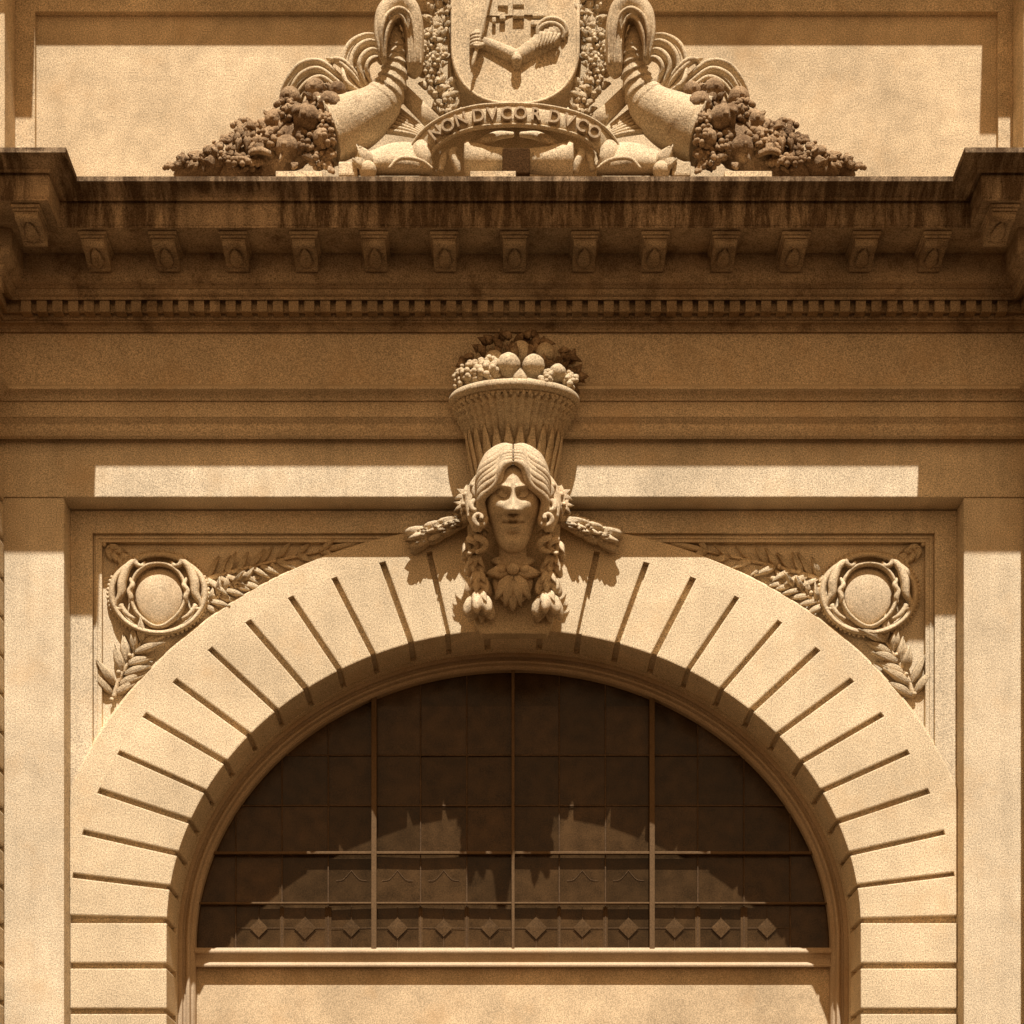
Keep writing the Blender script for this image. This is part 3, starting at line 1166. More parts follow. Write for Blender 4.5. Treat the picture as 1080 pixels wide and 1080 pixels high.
def bellflower(m, base, axis, L, r, lob=6, ph=0.0):
    """a fluted flower opening along axis"""
    base, axis = Vector(base), Vector(axis).normalized()
    s = axis.cross(Vector((0.3, -1, 0.2)))
    s.normalize()
    t = axis.cross(s)
    pr = [(0.0, 0.12), (0.12, 0.45), (0.32, 0.85), (0.55, 1.0), (0.78, 1.02), (0.92, 0.92), (1.0, 0.72), (0.93, 0.45), (0.86, 0.1)]
    n = lob * 5
    vs, fs = [], []
    for (a, rr) in pr:
        for i in range(n):
            th = 2 * math.pi * i / n + ph
            fl = 1 + (0.05 + 0.20 * a) * math.cos(lob * th)
            aa = a + 0.14 * a * math.cos(lob * th)
            vs.append(base + axis * (L * aa) + (s * math.cos(th) + t * math.sin(th)) * (r * rr * fl))
    for j in range(len(pr) - 1):
        for i in range(n):
            l = (i + 1) % n
            fs.append((j * n + i, j * n + l, (j + 1) * n + l, (j + 1) * n + i))
    fs.append(tuple(range(n)))
    fs.append(tuple((len(pr) - 1) * n + i for i in range(n)))
    m.add(vs, fs, True)


for s in (-1, 1):
    def X(x):
        return 541.5 + s * x
    # drop of bellflowers beside the neck
    mb = MB()
    mb.ptube([(X(46), 572, 0.02, 4), (X(40), 600, -0.02, 4), (X(37), 640, -0.04, 3)], 5, 8)
    gar = mb.build("drop_garland", M_bust, bust)
    for (x, y0, L, r) in ((46, 572, .19, .085), (40, 586, .21, .105), (37, 604, .23, .125), (36, 624, .26, .15)):
        m = MB()
        bellflower(m, W(X(x), y0, 0.0), (0, -0.05, -1), L, r, 6, rh.uniform(0, 1))
        for q in range(3):
            a = R(-50 + 50 * q)
            m.leaf(W(X(x), y0 - 2, 0.06), W(X(x) + 10 * math.sin(a), y0 + 10, 0.15), 0.042, bulge=0.03)
        m.build("bellflower", M_bust, gar)
    # swag reaching out over the arch
    mb = MB()
    mb.ptube([(X(48), 548, -0.14, 6), (X(70), 557, -0.17, 8), (X(90), 563, -0.19, 9)], 5, 8)
    gar = mb.build("side_garland", M_bust, bust)
    for k, (x, y, L, r) in enumerate(((52, 549, .26, .085), (66, 555, .26, .10), (84, 562, .27, .115))):
        m = MB()
        bellflower(m, W(X(x), y, -0.15 - 0.02 * k), (s * 1, -0.05, -0.36), L, r, 7, k)
        for q in range(16):
            a = R(rh.uniform(-95, 95))
            bx_, up_ = rh.uniform(2, 13), rh.uniform(-.6, 1)
            m.leaf(W(X(x) + s * bx_, y + bx_ * .35 + 5 * math.sin(a), -.16 - .02 * k + .06 * math.cos(a)),
                   W(X(x) + s * (bx_ + 7), y + bx_ * .35 + 10 * math.sin(a), -.13 - .02 * k + 0.12 * math.cos(a)), 0.024, bulge=0.02, curl=.02, n=5)
        for q in range(6):
            a = R(-75 + 30 * q)
            m.leaf(W(X(x), y, -.12 - .02 * k), W(X(x) + s * 16, y + 4 + 9 * math.sin(a), -.15 - .02 * k + 0.10 * math.cos(a)), 0.035, bulge=0.025)
        m.build("bellflower", M_bust, gar)
    # rosettes above the ears
    m = MB()
    for (x, y, sc) in ((50, 524, 1.0), (41, 519, 0.8), (53, 534, 0.75)):
        c = W(X(x), y, 0.22)
        for q in range(7):
            a = 2 * math.pi * q / 7 + x
            m.leaf(c, c + Vector((0.10 * sc * math.cos(a), -0.05, 0.10 * sc * math.sin(a))), 0.04 * sc, bulge=0.03, curl=-0.03)
        m.ell(c + Vector((0, -0.05, 0)), 0.032 * sc, 8, 6)
    m.build("hair_flower", M_bust, bust)
# leafy mask at the breast
m = MB()
for (x0, y0, x1, y1, w, p0, p1) in ((541, 596, 517, 592, .07, .26, .22), (541, 596, 565, 592, .07, .26, .22), (541, 602, 512, 606, .08, .30, .24), (541, 602, 570, 606, .08, .30, .24),
                                    (541, 606, 522, 632, .08, .30, .22), (541, 606, 560, 632, .08, .30, .22), (541, 606, 541, 645, .10, .32, .20), (541, 610, 532, 640, .06, .33, .22),
                                    (541, 610, 550, 640, .06, .33, .22)):
    m.leaf(W(x0, y0, p0 - .21), W(x1, y1, p1 - .21), w, bulge=0.07, curl=0.03, lobes=3)
m.ell(W(541, 600, 0.14), (0.07, 0.06, 0.06), 12, 8)
for s in (-1, 1):
    m.ell(W(541 + s * 12, 601, 0.13), (0.05, 0.05, 0.04), 10, 7)
m.ell(W(541, 612, -0.02), (0.22, 0.08, 0.26), 20, 12)
m.build("breast_ornament", M_bust, bust)

# ------------------------------------------------------------------ fruit basket above the head
bas = thing("fruit_basket", "flared ribbed stone basket heaped with fruit standing on the carved head", "basket", W(542, 500, 0))
BP = 0.28


def basket_lathe(m, pr, n=160, rib=None, close=True, depth=0.5):
    """half of a lathe standing out of the wall: pr = (half width px, py at the sides)"""
    vs, fs = [], []
    for j, (r, y) in enumerate(pr):
        for i in range(n + 1):
            a = 2 * math.pi * i / n
            f = rib(a, j, y) if rib else 1.0
            zz = ZW(y, BP)
            dd = depth if depth > 0.6 else 0.56 - 0.14 * sst(430, 462, y)
            r_ = r * 0.962
            vs.append((AX + r_ / 100 * f * math.cos(a), -BP + 0.17 * sst(432, 468, y) - dd * r / 100 * f * math.sin(a), zz))
    for j in range(len(pr) - 1):
        for i in range(n):
            a = j * (n + 1) + i
            fs.append((a, a + 1, a + n + 2, a + n + 1))
    m.add(vs, fs, True)


m = MB()
prf = [(c[0], c[1]) for c in cr([(30, 512), (41, 500), (44, 487), (45.5, 476), (48, 464), (53.5, 450), (60, 439), (63.5, 431), (64, 427)], 6)]


def rib(a, j, y):
    up = sst(470, 452, y)
    f = 1 + 0.06 * up * math.cos(a * 44) * (1 + 0.6 * math.sin(y * 1.25) * up)
    lowr = 1 - up
    f += lowr * 0.05 * abs(math.cos(a * 11)) ** 0.6
    return f


basket_lathe(m, prf, 520, rib)
m.build("basket_body", M_carve, bas)
m = MB()
pts = []
for i in range(96):
    a = 2 * math.pi * i / 96
    pts.append((AX + 0.635 * math.cos(a), -BP - 0.66 * 0.60 * math.sin(a), ZW(424, BP)))
m.tube(pts, 0.048, 0.05, 14, ref=(0, 0, 1), closed=True)
basket_lathe(m, [(65, 423), (64, 427), (62, 431)], 120, None, depth=0.601)
m.build("basket_rim", M_carve, bas)
m = MB()
for i in range(30):
    a = math.pi * (i + 0.5) / 30
    m.ell((AX + 0.615 * math.cos(a), -BP - 0.64 * 0.575 * math.sin(a), ZW(431, BP)), (0.022, 0.022, 0.026), 8, 6)
m.build("beading", M_carve, bas)
m = MB()
for i in range(12):           # tall pointed leaves round the foot
    a = math.pi * (i + 0.5) / 12
    c, s_ = math.cos(a), math.sin(a)
    nrm = Vector((c, -s_, 0.1))
    b0 = Vector((AX + 0.415 * c, -BP + 0.17 - 0.43 * .42 * s_, ZW(503, BP)))
    b1 = Vector((AX + 0.52 * c, -BP + 0.10 - 0.52 * .47 * s_, ZW(451, BP)))
    m.leaf(b0, b1, 0.068, nrm, bulge=0.018, curl=0.0)
m.build("basket_leaf", M_carve, bas)
m = MB()
vs = [(AX + 0.64 * math.cos(math.pi * i / 12), -BP - 0.37 * math.sin(math.pi * i / 12), ZW(424, BP)) for i in range(24)]
m.add(vs + [(v[0], v[1], v[2] - 0.03) for v in vs], [tuple(range(24)), tuple(range(47, 23, -1))] + [(i, (i + 1) % 24, 24 + (i + 1) % 24, 24 + i) for i in range(24)])
m.build("basket_floor", M_carve, bas)


def bump_fn(amp, fq, sd):
    def f(u, v):
        return 1 + amp * noise.noise(Vector((math.cos(u) * math.cos(v), math.sin(u) * math.cos(v), math.sin(v))) * fq + Vector((sd, 0, 0)))
    return f


for (x, y, p, r) in ((536.5, 385, .55, .12), (562.5, 386, .55, .116), (588, 393, .48, .086), (521, 380, .38, .10), (575, 372, .28, .10), (549, 371, .30, .11)):
    m = MB()
    bf = bump_fn(0.05, 2.2, x)
    m.ell(W(x, y, p), (r, r, r * 0.97), 24, 16, fn=lambda u, v: bf(u, v) - 0.10 * math.exp(-((v - 1.57) / .3) ** 2) - 0.05 * math.exp(-((v + 1.57) / .3) ** 2))
    m.build("fruit", M_carve, bas)


def bunch(m, n, cx, cy, rx, ry, p, r, sd, dp=0.08):
    rn = random.Random(sd)
    for _ in range(n):
        a, q = rn.uniform(0, 2 * math.pi), math.sqrt(rn.random())
        x, y = cx + rx * q * math.cos(a), cy + ry * q * math.sin(a)
        rr = r * rn.uniform(.8, 1.2)
        m.ell(W(x, y, p + dp * (1 - q * q) + rn.uniform(-.02, .02)), (rr, rr, rr * .95), 9, 7)


for args in ((60, 498, 393, 15, 12, .48, .030, 1), (46, 515, 389, 12, 13, .54, .036, 2), (26, 486, 402, 8, 10, .40, .027, 3), (22, 575, 399, 8, 9, .56, .028, 4), (20, 600, 401, 9, 9, .40, .032, 5)):
    m = MB()
    bunch(m, *args)
    m.build("grape_bunch", M_carve, bas)
m = MB()
m.leaf(W(548, 407, .62), W(549, 388, .66), 0.075, bulge=0.03)
m.leaf(W(545, 407, .61), W(533, 400, .66), 0.05, bulge=0.03)
m.leaf(W(551, 407, .61), W(565, 400, .66), 0.05, bulge=0.03)
m.build("basket_leaf", M_carve, bas)
m = MB()
rn = random.Random(21)
for k in range(70):
    a = math.pi * rn.random()
    q = rn.uniform(0.55, 1.0)
    x, y = 546 + 66 * q * math.cos(a), 404 - 50 * q * math.sin(a)
    b = a + rn.uniform(-.9, .9)
    L = rn.uniform(8, 15)
    p = 0.36 - 0.13 * q + rn.uniform(-.03, .05)
    m.leaf(W(x, y, p), W(x + L * math.cos(b), y - L * math.sin(b), p + rn.uniform(-.03, .10)), rn.uniform(.035, .055), bulge=0.03, curl=rn.uniform(-.04, .04), lobes=3)
m.leaf(W(541, 380, .38), W(544, 362, .50), 0.05, bulge=0.03)
m.build("foliage", M_fruit, bas)

# ------------------------------------------------------------------ cornucopias on the cornice
cor = thing("cornucopia", "stone horn of plenty left of the coat of arms, fruit spilling left", "sculpture", W(400, 178, 0.6), "cornucopias beside the coat of arms")
m = MB()


def horn_w(i, t):
    return 1 + 0.16 * sst(0.5, 0.62, t) * ((i % 5) / 5 - 0.5)


hq = cr([(343, 139, .78, 30.5), (350, 137, .76, 30.5), (362, 133.5, .75, 29.5), (380, 126, .75, 26.5), (396, 115, .77, 22.5), (407, 101, .79, 18.5), (414, 85, .82, 14.8), (417.5, 69, .85, 12.4), (418, 55, .87, 10.8), (416, 42, .88, 9.4), (413, 30, .86, 8)], 14)
hn, hk = len(hq), 40
hp = [W(a[0], a[1], a[2]) for a in hq]
vs, fs = [], []
for i in range(hn):
    t = (hp[min(i + 1, hn - 1)] - hp[max(i - 1, 0)]).normalized()
    sd = t.cross(Vector((0, -1, 0))).normalized()
    nn = sd.cross(t)
    u = i / (hn - 1)
    for k in range(hk):
        a = 2 * math.pi * k / hk
        saw = (u * 17 + 0.16 * math.cos(a + 0.6)) % 1.0
        tw = abs(math.sin(2 * a + u * 5))
        r = hq[i][3] / 100 * (1 + 0.20 * sst(0.42, 0.60, u) * (0.5 - saw) + 0.035 * (1 - sst(0.4, 0.6, u)) * tw ** 0.5 + (0.05 if i < 8 else 0))
        vs.append(hp[i] + sd * (r * math.cos(a)) + nn * (r * 0.85 * math.sin(a)))
for i in range(hn - 1):
    for k in range(hk):
        l = (k + 1) % hk
        fs.append((i * hk + k, i * hk + l, (i + 1) * hk + l, (i + 1) * hk + k))
fs.append(tuple(range(hk))[::-1])
fs.append(tuple((hn - 1) * hk + k for k in range(hk)))
m.add(vs, fs, True)
m.build("horn", M_carve, cor)
m = MB()
curl = [(405, 66, .98, 2.5), (403, 50, 1.0, 5), (403, 33, 1.0, 8.5), (408, 17, .98, 11), (420, 9, .95, 12.5), (431, 15, .92, 12), (436, 32, .90, 10.5), (437, 52, .88, 9.5), (437, 70, .86, 8.5), (434, 80, .84, 5)]
m.ptube(curl, 7, 14, 1.5)
for off, rr in ((0.75, 2.2), (0.05, 2.0), (-0.65, 2.0)):
    q = cr(curl, 7)
    pp = []
    for i in range(2, len(q) - 8):
        x, y, p, r = q[i]
        dx, dy = q[i + 1][0] - x, q[i + 1][1] - y
        l = math.hypot(dx, dy) or 1
        pp.append(W(x + dy / l * r * off * 0.95, y - dx / l * r * off * 0.95, p + 0.016 * r * math.sqrt(1 - off * off) * .9))
    m.tube(pp, [rr / 100 * (0.5 + 0.5 * math.sin(math.pi * min(1, i / len(pp) + .15))) for i in range(len(pp))], None, 8)
m.build("tail_curl", M_carve, cor)


def plume(paths, pb):
    m = MB()
    N_ = 34
    res = []
    for pth in paths:
        q = cr(pth, 12)
        res.append([q[int(round(i * (len(q) - 1) / (N_ - 1)))] for i in range(N_)])
    full = []
    for k in range(len(res)):
        full.append((res[k], k, 1.0))
        if k + 1 < len(res) and abs(res[k][-1][0] - res[k + 1][-1][0]) + abs(res[k][-1][1] - res[k + 1][-1][1]) < 30:
            full.append(([((a[0] + b[0]) / 2, (a[1] + b[1]) / 2) for a, b in zip(res[k], res[k + 1])], k + .5, 0.72))
    for q, k, sc in full:
        pts, ra = [], []
        for i, (x, y) in enumerate(q):
            t = i / (N_ - 1)
            pts.append(W(x, y, pb + 0.12 * math.sin(math.pi * t) * sc + (0.04 if sc == 1 else -0.06) + 0.05 * k / len(paths)))
            ra.append(sc * (0.7 + 2.0 * math.sin(math.pi * (0.12 + 0.8 * t))) / 100)
        m.tube(pts, ra, [r * 1.7 for r in ra], 8)
    m.build("plume", M_carve, cor)


plume([[(388, 106), (362, 84), (338, 66), (315, 70), (299, 92), (298, 108)], [(387, 108), (360, 90), (337, 74), (317, 80), (306, 98), (305, 112)],
       [(386, 110), (360, 97), (340, 83), (324, 88), (313, 102), (312, 114)], [(385, 112), (362, 103), (344, 92), (329, 97), (322, 112)], [(384, 114), (362, 110), (345, 101), (334, 106), (330, 116)],
       [(390, 104), (372, 80), (357, 66), (345, 62)], [(391, 104), (376, 80), (363, 66), (352, 64), (348, 72)]], 0.55)
plume([[(396, 106), (372, 90), (362, 68), (368, 48), (383, 38), (398, 37)], [(397, 105), (377, 87), (370, 68), (376, 52), (388, 44), (399, 45)], [(398, 103), (384, 85), (379, 69), (384, 58), (393, 53), (401, 56)],
       [(399, 101), (390, 83), (387, 72), (391, 64), (398, 62), (402, 68)], [(393, 106), (366, 88), (360, 62)]], 0.58)
# fruit spilling out
for (x, y, p, r) in ((303, 157, .92, .125), (324, 126, .90, .14), (348, 110, .92, .12), (340, 146, .95, .10), (290, 128, .80, .11), (268, 152, .85, .10), (333, 95, .74, .11), (356, 96, .86, .09), (306, 104, .72, .11)):
    m = MB()
    m.ell(W(x, y, p), (r, r, r * .96), 20, 14, fn=bump_fn(0.10, 3.0, x))
    m.ell(W(x - 1, y + 1, p) + Vector((-.1 * r, -.96 * r, -.1 * r)), (r * .22, r * .2, r * .22), 8, 6)
    m.build("fruit", M_fruit, cor)
for k, args in enumerate(((16, 181, 175.5, 9, 3, .76, .026, 21), (30, 205, 168, 16, 8, .82, .03, 22), (46, 240, 158, 20, 14, .80, .034, 1), (36, 215, 168, 18, 9, .78, .034, 2), (36, 262, 138, 20, 12, .76, .037, 3), (26, 285, 148, 16, 14, .88, .036, 4), (30, 303, 118, 16, 14, .80, .036, 5),
                          (20, 195, 173, 12, 6, .74, .032, 6), (24, 322, 150, 12, 18, .88, .036, 7), (34, 345, 136, 9, 26, .95, .034, 8), (30, 255, 170, 24, 9, .88, .036, 9), (24, 335, 165, 14, 12, .86, .036, 12))):
    m = MB()
    args = (int(args[0] * 1.6), *args[1:6], args[6] * 0.82, args[7])
    bunch(m, *args, dp=0.10)
    m.build("grape_bunch", M_fruit, cor)
m = MB()
rn = random.Random(5)
for k in range(150):
    t = rn.random() ** 0.8
    x = 190 + 165 * t
    top = 172 - 80 * t
    y = top + (178 - top) * rn.random() ** 1.4
    b = math.pi + rn.uniform(-1.5, 1.5)
    L = rn.uniform(7, 14)
    p = 0.74 + rn.uniform(0, .22)
    m.leaf(W(x, y, p), W(x + L * math.cos(b), y - L * math.sin(b), p + rn.uniform(-.05, .12)), rn.uniform(.035, .065), bulge=0.035, curl=rn.uniform(-.06, .05), lobes=3)
for k in range(26):
    y = 100 + 68 * rn.random()
    x = 349 + 5 * math.sin((y - 95) / 76 * math.pi) + rn.uniform(-6, 3)
    b = math.pi + rn.uniform(-1.2, 1.2)
    m.leaf(W(x, y, .90), W(x + 14 * math.cos(b), y - 14 * math.sin(b), .98 + rn.uniform(-.05, .05)), rn.uniform(.04, .065), bulge=0.04, curl=rn.uniform(-.05, .04), lobes=3)
m.leaf(W(262, 162, .95), W(286, 160, .97), 0.10, nrm=(0, -.6, 1), bulge=0.05)
m.build("foliage", M_fruit, cor)
m = MB()
m.ell(W(290, 160, .72), (.62, .2, .26), 16, 10, rot=Matrix.Rotation(R(-24), 3, 'Y'), fn=bump_fn(.25, 3, 4))
m.ell(W(225, 174, .72), (.42, .14, .10), 16, 10, rot=Matrix.Rotation(R(-14), 3, 'Y'), fn=bump_fn(.25, 3, 9))
m.build("heap_core", M_fruit, cor)
mirror_thing(cor, "stone horn of plenty right of the coat of arms, fruit spilling right")

# ------------------------------------------------------------------ coat of arms
AXP = 543.5
arms = thing("coat_of_arms", "stone shield carved with a bent arm holding a lance and banner", "coat of arms", W(543, 178, 0.6))


def shield_poly(hw, bottom, top, y1):
    q = [(AXP - hw, top), (AXP - hw, y1)]
    n = 22
    for i in range(1, n):
        a = math.pi * i / n
        q.append((AXP - hw * math.copysign(abs(math.cos(a)) ** 0.8, math.cos(a)), y1 + (bottom - y1) * math.sin(a) ** 0.9))
    q += [(AXP + hw, y1), (AXP + hw, top)]
    return q


m = MB()
q = shield_poly(70, 121, -95, 58)
m.extrude([(W(x, y, .45).x, W(x, y, .45).z) for x, y in q], 0.25, 0.45)
m.build("backboard", M_carve, arms, 0.02)
m = MB()
q = shield_poly(66, 111, -90, 50)
m.extrude([(W(x, y, .68).x, W(x, y, .68).z) for x, y in q], 0.452, 0.68)
m.build("shield", M_attic, arms, 0.03, 3)
m = MB()
m.tube([W(x, y, .66) for x, y in q], 0.022, 0.035, 8)
m.build("shield_rim", M_attic, arms)
m = MB()
m.ptube([(588, 31, .62, 11), (584, 39, .63, 12.5), (573, 47, .64, 12), (560, 54, .66, 9.5), (546, 61, .68, 8), (535, 57, .68, 7.4), (522, 51, .68, 6.8), (510, 46, .68, 6), (505, 43, .68, 5.5)], 8, 14, 1.0,
        lambda i, t: 1 + 0.05 * (1 if t < .4 else 0) * math.sin(i * 2.1))
m.ell(W(503.5, 41, 0.690), (.07, .08, .085), 14, 10)
for k in range(4):
    m.ptube([(508, 36 + 3.6 * k, 0.730, 2.2), (503, 35.5 + 3.6 * k, 0.785, 2.3), (498, 37 + 3.6 * k, 0.760, 2.1), (497, 38.5 + 3.6 * k, 0.710, 1.8)], 4, 7)
m.ptube([(509, 47, 0.730, 2.4), (503, 49, 0.790, 2.4), (499, 47, 0.770, 2)], 4, 7)
m.ell(W(545, 65, 0.690), (.06, .10, .085), 10, 8)
m.ell(W(545, 63, 0.760), (.055, .05, .05), 10, 8)
m.build("arm", M_carve, arms)
m = MB()
for rr, dy in ((15, 0), (13.5, 4)):
    pts = []
    for i in range(25):
        a = math.pi * (-0.12 + 1.2 * i / 24)
        pts.append(W(583 - 1 + rr * math.cos(a) * 1.0 - dy * .3, 34 + dy - rr * 0.85 * math.sin(a), .69 + 0.03 * math.sin(a)))
    m.tube(pts, 0.028, 0.05, 8)
for k in range(6):
    m.ptube([(570 + 4 * k, 34 + 2 * k * .2, .75, 1.7), (569 + 3.6 * k, 43 - k * .4, .765, 1.7), (566 + 3.6 * k, 52 - k * 1.2, .75, 1.5)], 4, 6)
m.build("sleeve_cuff", M_carve, arms)
m = MB()
m.tube([W(497, 76, .77), W(499.5, 64, .77), W(507, 36, .77), W(516, -2, .75), W(524, -34, .74)], [0.008, 0.02, 0.02, 0.018, 0.018], None, 8)
m.build("lance", M_carve, arms)
m = MB()
n = 26
for (ya, yb) in ((-34, 15),):
    vs, fs = [], []
    for i in range(n + 1):
        t = i / n
        x = 512 + 66 * t
        wv = 3.5 * math.sin(t * 5.2 + .6)
        pz = .70 + 0.012 * math.sin(t * 9.5)
        for (y, d) in ((yb + wv * .5 + 5 * t * t, pz), (ya + wv, pz), (ya + wv, pz - .04), (yb + wv * .5 + 5 * t * t, pz - .06)):
            vs.append(W(x, y, d))
    for i in range(n):
        for k in range(4):
            l = (k + 1) % 4
            fs.append((i * 4 + k, i * 4 + l, i * 4 + 4 + l, i * 4 + 4 + k))
    fs += [(0, 1, 2, 3), (n * 4, n * 4 + 1, n * 4 + 2, n * 4 + 3)]
    m.add(vs, fs)
for (x0, x1, y0, y1) in ((527, 533, 4, 11), (541, 553, 1, 8), (562, 576, 4, 8), (560, 574, 12, 17), (525, 536, -12, -3), (541, 553, -14, -4), (519, 523, 9, 14)):
    c0, c1 = W(x0, y1, .86), W(x1, y0, .86)
    m.box(c0.x, c1.x, -.735, -.69, c0.z, c1.z)
m.build("banner", M_carve, arms, 0.008)

# leafy branches beside the shield
br = thing("coffee_branch", "upright leafy branch with berries along the left side of the shield", "relief", W(462, 118, 0.5), "leafy branches beside the shield")
stem = cr([(476, 122), (466, 100), (458, 70), (459, 40), (463, 5), (465, -40)], 8)
m = MB()
m.tube([W(x, y, .52) for x, y in stem], 0.03, None, 8)
m.build("stem", M_carve, br)
m = MB()
mbr = MB()
rn = random.Random(31)
for k in range(230):
    x, y = stem[rn.randrange(len(stem))]
    env = 6 + 6 * abs(math.sin(y / 36 * math.pi))
    x += rn.uniform(-env, env)
    y += rn.uniform(-5, 5)
    b = math.pi / 2 + rn.uniform(-1.3, 1.3)
    L = rn.uniform(8, 14)
    p = .54 + rn.uniform(0, .12)
    m.leaf(W(x, y, p), W(x + L * math.cos(b), y - L * math.sin(b), p + rn.uniform(0, .06)), rn.uniform(.03, .045), bulge=0.025, curl=rn.uniform(-.02, .03), n=5)
    if k % 2 == 0:
        mbr.ell(W(x + rn.uniform(-4, 4), y + rn.uniform(-4, 4), p + .06), rn.uniform(.016, .026), 7, 5)
m.leaf(W(476, 118, .56), W(486, 100, .60), 0.04, bulge=0.02)
m.leaf(W(480, 119, .56), W(480, 96, .62), 0.035, bulge=0.02)
m.add(mbr.v, mbr.f, True)
m.build("foliage", M_carve, br)
mirror_thing(br, "upright leafy branch with berries along the right side of the shield")

# motto ribbon
rib_t = thing("motto_ribbon", "curved stone ribbon under the shield lettered NON DVCOR DVCO", "ribbon", W(543, 125, 0.8))
RL = [(440, 168, .78), (446, 156, .82), (455, 145, .87), (470, 135, .92), (486, 128, .95), (504, 123.5, .98), (520, 122, .99), (543, 121, 1.0), (567, 122.5, .99), (586, 125.5, .97), (604, 130, .94), (619, 136, .91), (632, 145, .87), (641, 156, .82), (647, 168, .78)]
q = cr(RL, 6)
m = MB()
m.tube([W(*a) for a in q], 0.115, 0.035, 4 * 3)
for off in (-11, 11):
    pts = []
    for i, (x, y, p) in enumerate(q):
        a, b = q[max(i - 1, 0)], q[min(i + 1, len(q) - 1)]
        dx, dy = b[0] - a[0], b[1] - a[1]
        l = math.hypot(dx, dy)
        pts.append(W(x - dy / l * off, y + dx / l * off, p + .02))
    m.tube(pts, 0.015, 0.03, 8)
m.build("band", M_carve, rib_t)
for s in (-1, 1):
    m = MB()
    m.ptube([(AXP + s * 98, 150, .80, 7), (AXP + s * 99, 160, .84, 10), (AXP + s * 95, 171, .84, 9), (AXP + s * 89, 176, .8, 5)], 6, 12, .8)
    m.build("ribbon_end", M_carve, rib_t)
    m = MB()
    pts = [W(AXP + s * 82, 134, .72), W(AXP + s * 100, 116, .70), W(AXP + s * 118, 98, .66), W(AXP + s * 126, 88, .62)]
    m.tube(pts, [.09, .085, .08, .06], 0.05, 12)
    m.build("ribbon_tail", M_carve, rib_t)
    m = MB()
    for k in range(7):
        m.ptube([(AXP + s * 92, 148 - k * 1.5, .74, 1.2), (AXP + s * (112), 142 - 3.0 * k, .76 - .02 * k, 2.1), (AXP + s * 132, 139 - 5 * k, .74 - .02 * k, 2.2), (AXP + s * 144, 139 - 6 * k, .66, 1.4)], 6, 8, 1.6)
    m.build("ribbon_fold", M_carve, rib_t)
letters = [("N", 460, 141.8, 38), ("O", 472.5, 134.2, 30), ("N", 486.5, 128, 20), ("D", 504.5, 123.8, 9), ("V", 519, 122.2, 4), ("C", 534, 121.5, 0), ("O", 549, 121.3, -2), ("R", 565, 122.4, -5),
           ("D", 584.5, 125.2, -9), ("V", 600, 129, -18), ("C", 613.5, 134, -27), ("O", 626.5, 141, -36)]
for ch, x, y, ang in letters:
    cu = bpy.data.curves.new("letter_outline", 'FONT')
    cu.body = ch
    cu.align_x = 'CENTER'
    cu.align_y = 'CENTER'
    cu.size = 0.172
    cu.extrude = 0.03
    cu.offset = 0.003
    o = bpy.data.objects.new("letter_outline", cu)
    COL.objects.link(o)
    bpy.context.view_layer.update()
    me = bpy.data.meshes.new_from_object(o.evaluated_get(bpy.context.evaluated_depsgraph_get()))
    pz = min(q, key=lambda a: abs(a[0] - x))[2]
    M = Matrix.Translation(W(x, y, pz + .045)) @ Matrix.Rotation(R(ang), 4, Vector((0, -1, 0))) @ Matrix.Rotation(R(90), 4, 'X')
    lv = MB()
    lv.add([M @ v.co for v in me.vertices], [tuple(p.vertices) for p in me.polygons])
    bpy.data.objects.remove(o)
    bpy.data.meshes.remove(me)
    bpy.data.curves.remove(cu)
    lv.build("letter", M_letter, rib_t)

# rolled cartouche under the ribbon
rol = thing("scroll_cartouche", "waisted stone roll with a square block coloured dark like a shaded hollow below the motto ribbon", "relief", W(545, 180, 0.8))
m = MB()
prr = [(-58, 1.5), (-57, 17), (-53, 18.5), (-50, 16), (-46, 16.5), (-30, 13), (-12, 11.2), (0, 11), (12, 11.2), (30, 13), (46, 16.5), (50, 16), (53, 18.5), (57, 17), (58, 1.5)]
c = [W(547 + a, 170, .80) for a, r in prr]
m.tube(c, [r / 100 for a, r in prr], [r / 100 for a, r in prr], 22, ref=(0, 0, 1))
m.build("roll", M_carve, rol)
m = MB()
c0, c1 = W(530, 184, .95), W(559, 157, .95)
m.box(c0.x, c1.x, -.97, -.7, c0.z, c1.z)
m.build("block", M_shade, rol, 0.015)  # its dark colour stands in for the shade of a hollow
m = MB()
for s in (-1, 1):
    m.ptube([(545 + s * 4, 142, .72, 2.5), (545 + s * 20, 143, .80, 4), (545 + s * 32, 148, .86, 4.5), (545 + s * 42, 152, .84, 2.5)], 6, 10)
    m.ptube([(545 + s * 64, 158, .78, 3), (545 + s * 68, 162, .84, 4.5), (545 + s * 64, 172, .86, 4), (545 + s * 62, 182, .84, 3)], 6, 10)
    m.ptube([(545 + s * 72, 160, .78, 3), (545 + s * 77, 168, .82, 4), (545 + s * 80, 180, .80, 3)], 6, 10)
m.build("curl", M_carve, rol)

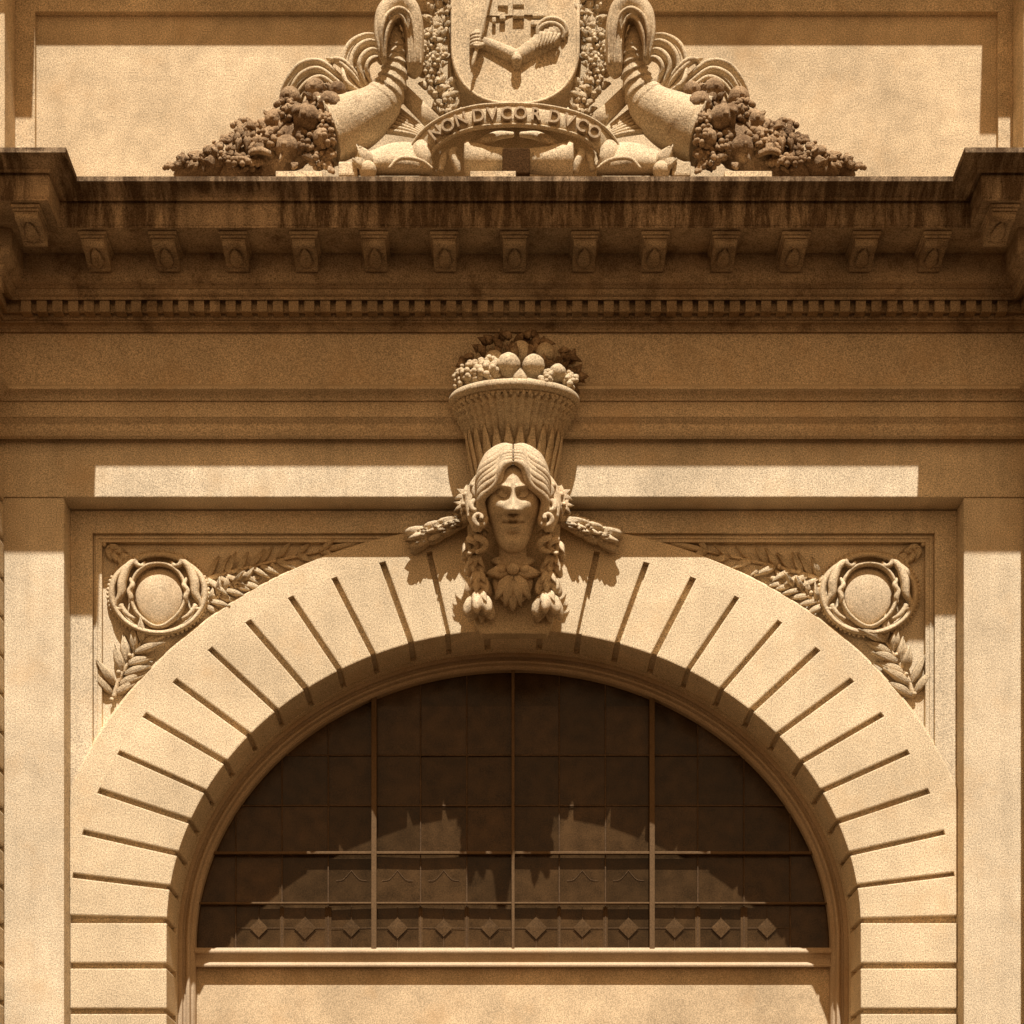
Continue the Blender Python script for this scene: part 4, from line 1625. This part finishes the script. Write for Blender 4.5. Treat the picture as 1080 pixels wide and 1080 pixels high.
# base scrolls either side
bs = thing("base_scroll", "swelling stone scroll on the cornice between the ribbon and the left horn", "relief", W(415, 178, 0.8), "base scrolls on the cornice")
m = MB()
rows = []
for i in range(15):
    t = i / 14
    x = 456 - 80 * t
    top = 156 - 9 * math.sin(math.pi * min(1, t * 1.15)) + 6 * t
    row = []
    for j in range(9):
        u = j / 8
        y = top + (178 - top) * u
        row.append(W(x - 3 * math.sin(u * 3), y, .78 + 0.16 * math.sin(math.pi * (0.12 + 0.62 * u)) * math.sin(math.pi * (0.15 + .75 * t))))
    rows.append(row)
vs = [v for r_ in rows for v in r_] + [v + Vector((0, .12, 0)) for r_ in rows for v in r_]
fs = []
o_ = 15 * 9
for i in range(14):
    for j in range(8):
        a = i * 9 + j
        fs.append((a, a + 1, a + 10, a + 9))
        fs.append((o_ + a, o_ + a + 9, o_ + a + 10, o_ + a + 1))
for i in range(14):
    fs += [(i * 9, i * 9 + 9, o_ + i * 9 + 9, o_ + i * 9), (i * 9 + 8, o_ + i * 9 + 8, o_ + i * 9 + 17, i * 9 + 17)]
for j in range(8):
    fs += [(j, o_ + j, o_ + j + 1, j + 1), (126 + j, 127 + j, o_ + 127 + j, o_ + 126 + j)]
m.add(vs, fs, True)
m.ptube([(456, 178, .95, 1.6), (447, 171, .97, 1.9), (434, 167, .98, 2.1), (420, 168, .98, 2), (410, 178, .97, 1.6)], 6, 8)
m.build("scroll_body", M_carve, bs)
m = MB()
m.leaf(W(392, 176, .90), W(376, 152, .94), 0.07, bulge=0.04)
m.leaf(W(388, 178, .90), W(372, 166, .95), 0.06, bulge=0.04)
m.build("leaf_tip", M_carve, bs)
m = MB()
c0, c1 = W(357, 186, .88), W(377, 171, .88)
m.box(c0.x, c1.x, -.9, -.7, c0.z, c1.z)
m.ell(W(388, 180, .88), (.09, .1, .09), 12, 8)
m.build("foot_block", M_carve, bs, 0.02)
mirror_thing(bs, "swelling stone scroll on the cornice between the ribbon and the right horn")

# flat stones lying on the cornice edge
for (x0, x1, lab) in ((291, 340, "thin bright slab on the cornice edge under the left fruit heap"), (496, 544, "thin bright slab on the cornice edge under the scroll cartouche"),
                      (764, 814, "thin bright slab on the cornice edge under the right fruit heap")):
    m = MB()
    c0, c1 = W(x0, 186, 1.12), W(x1, 181.5, 1.12)
    m.box(c0.x, c1.x, -1.14, -.9, 12.845, c1.z)
    tag(m.build("ledge_slab", M_attic, None, 0.004, 1), lab, "slab", "slabs on the cornice edge")
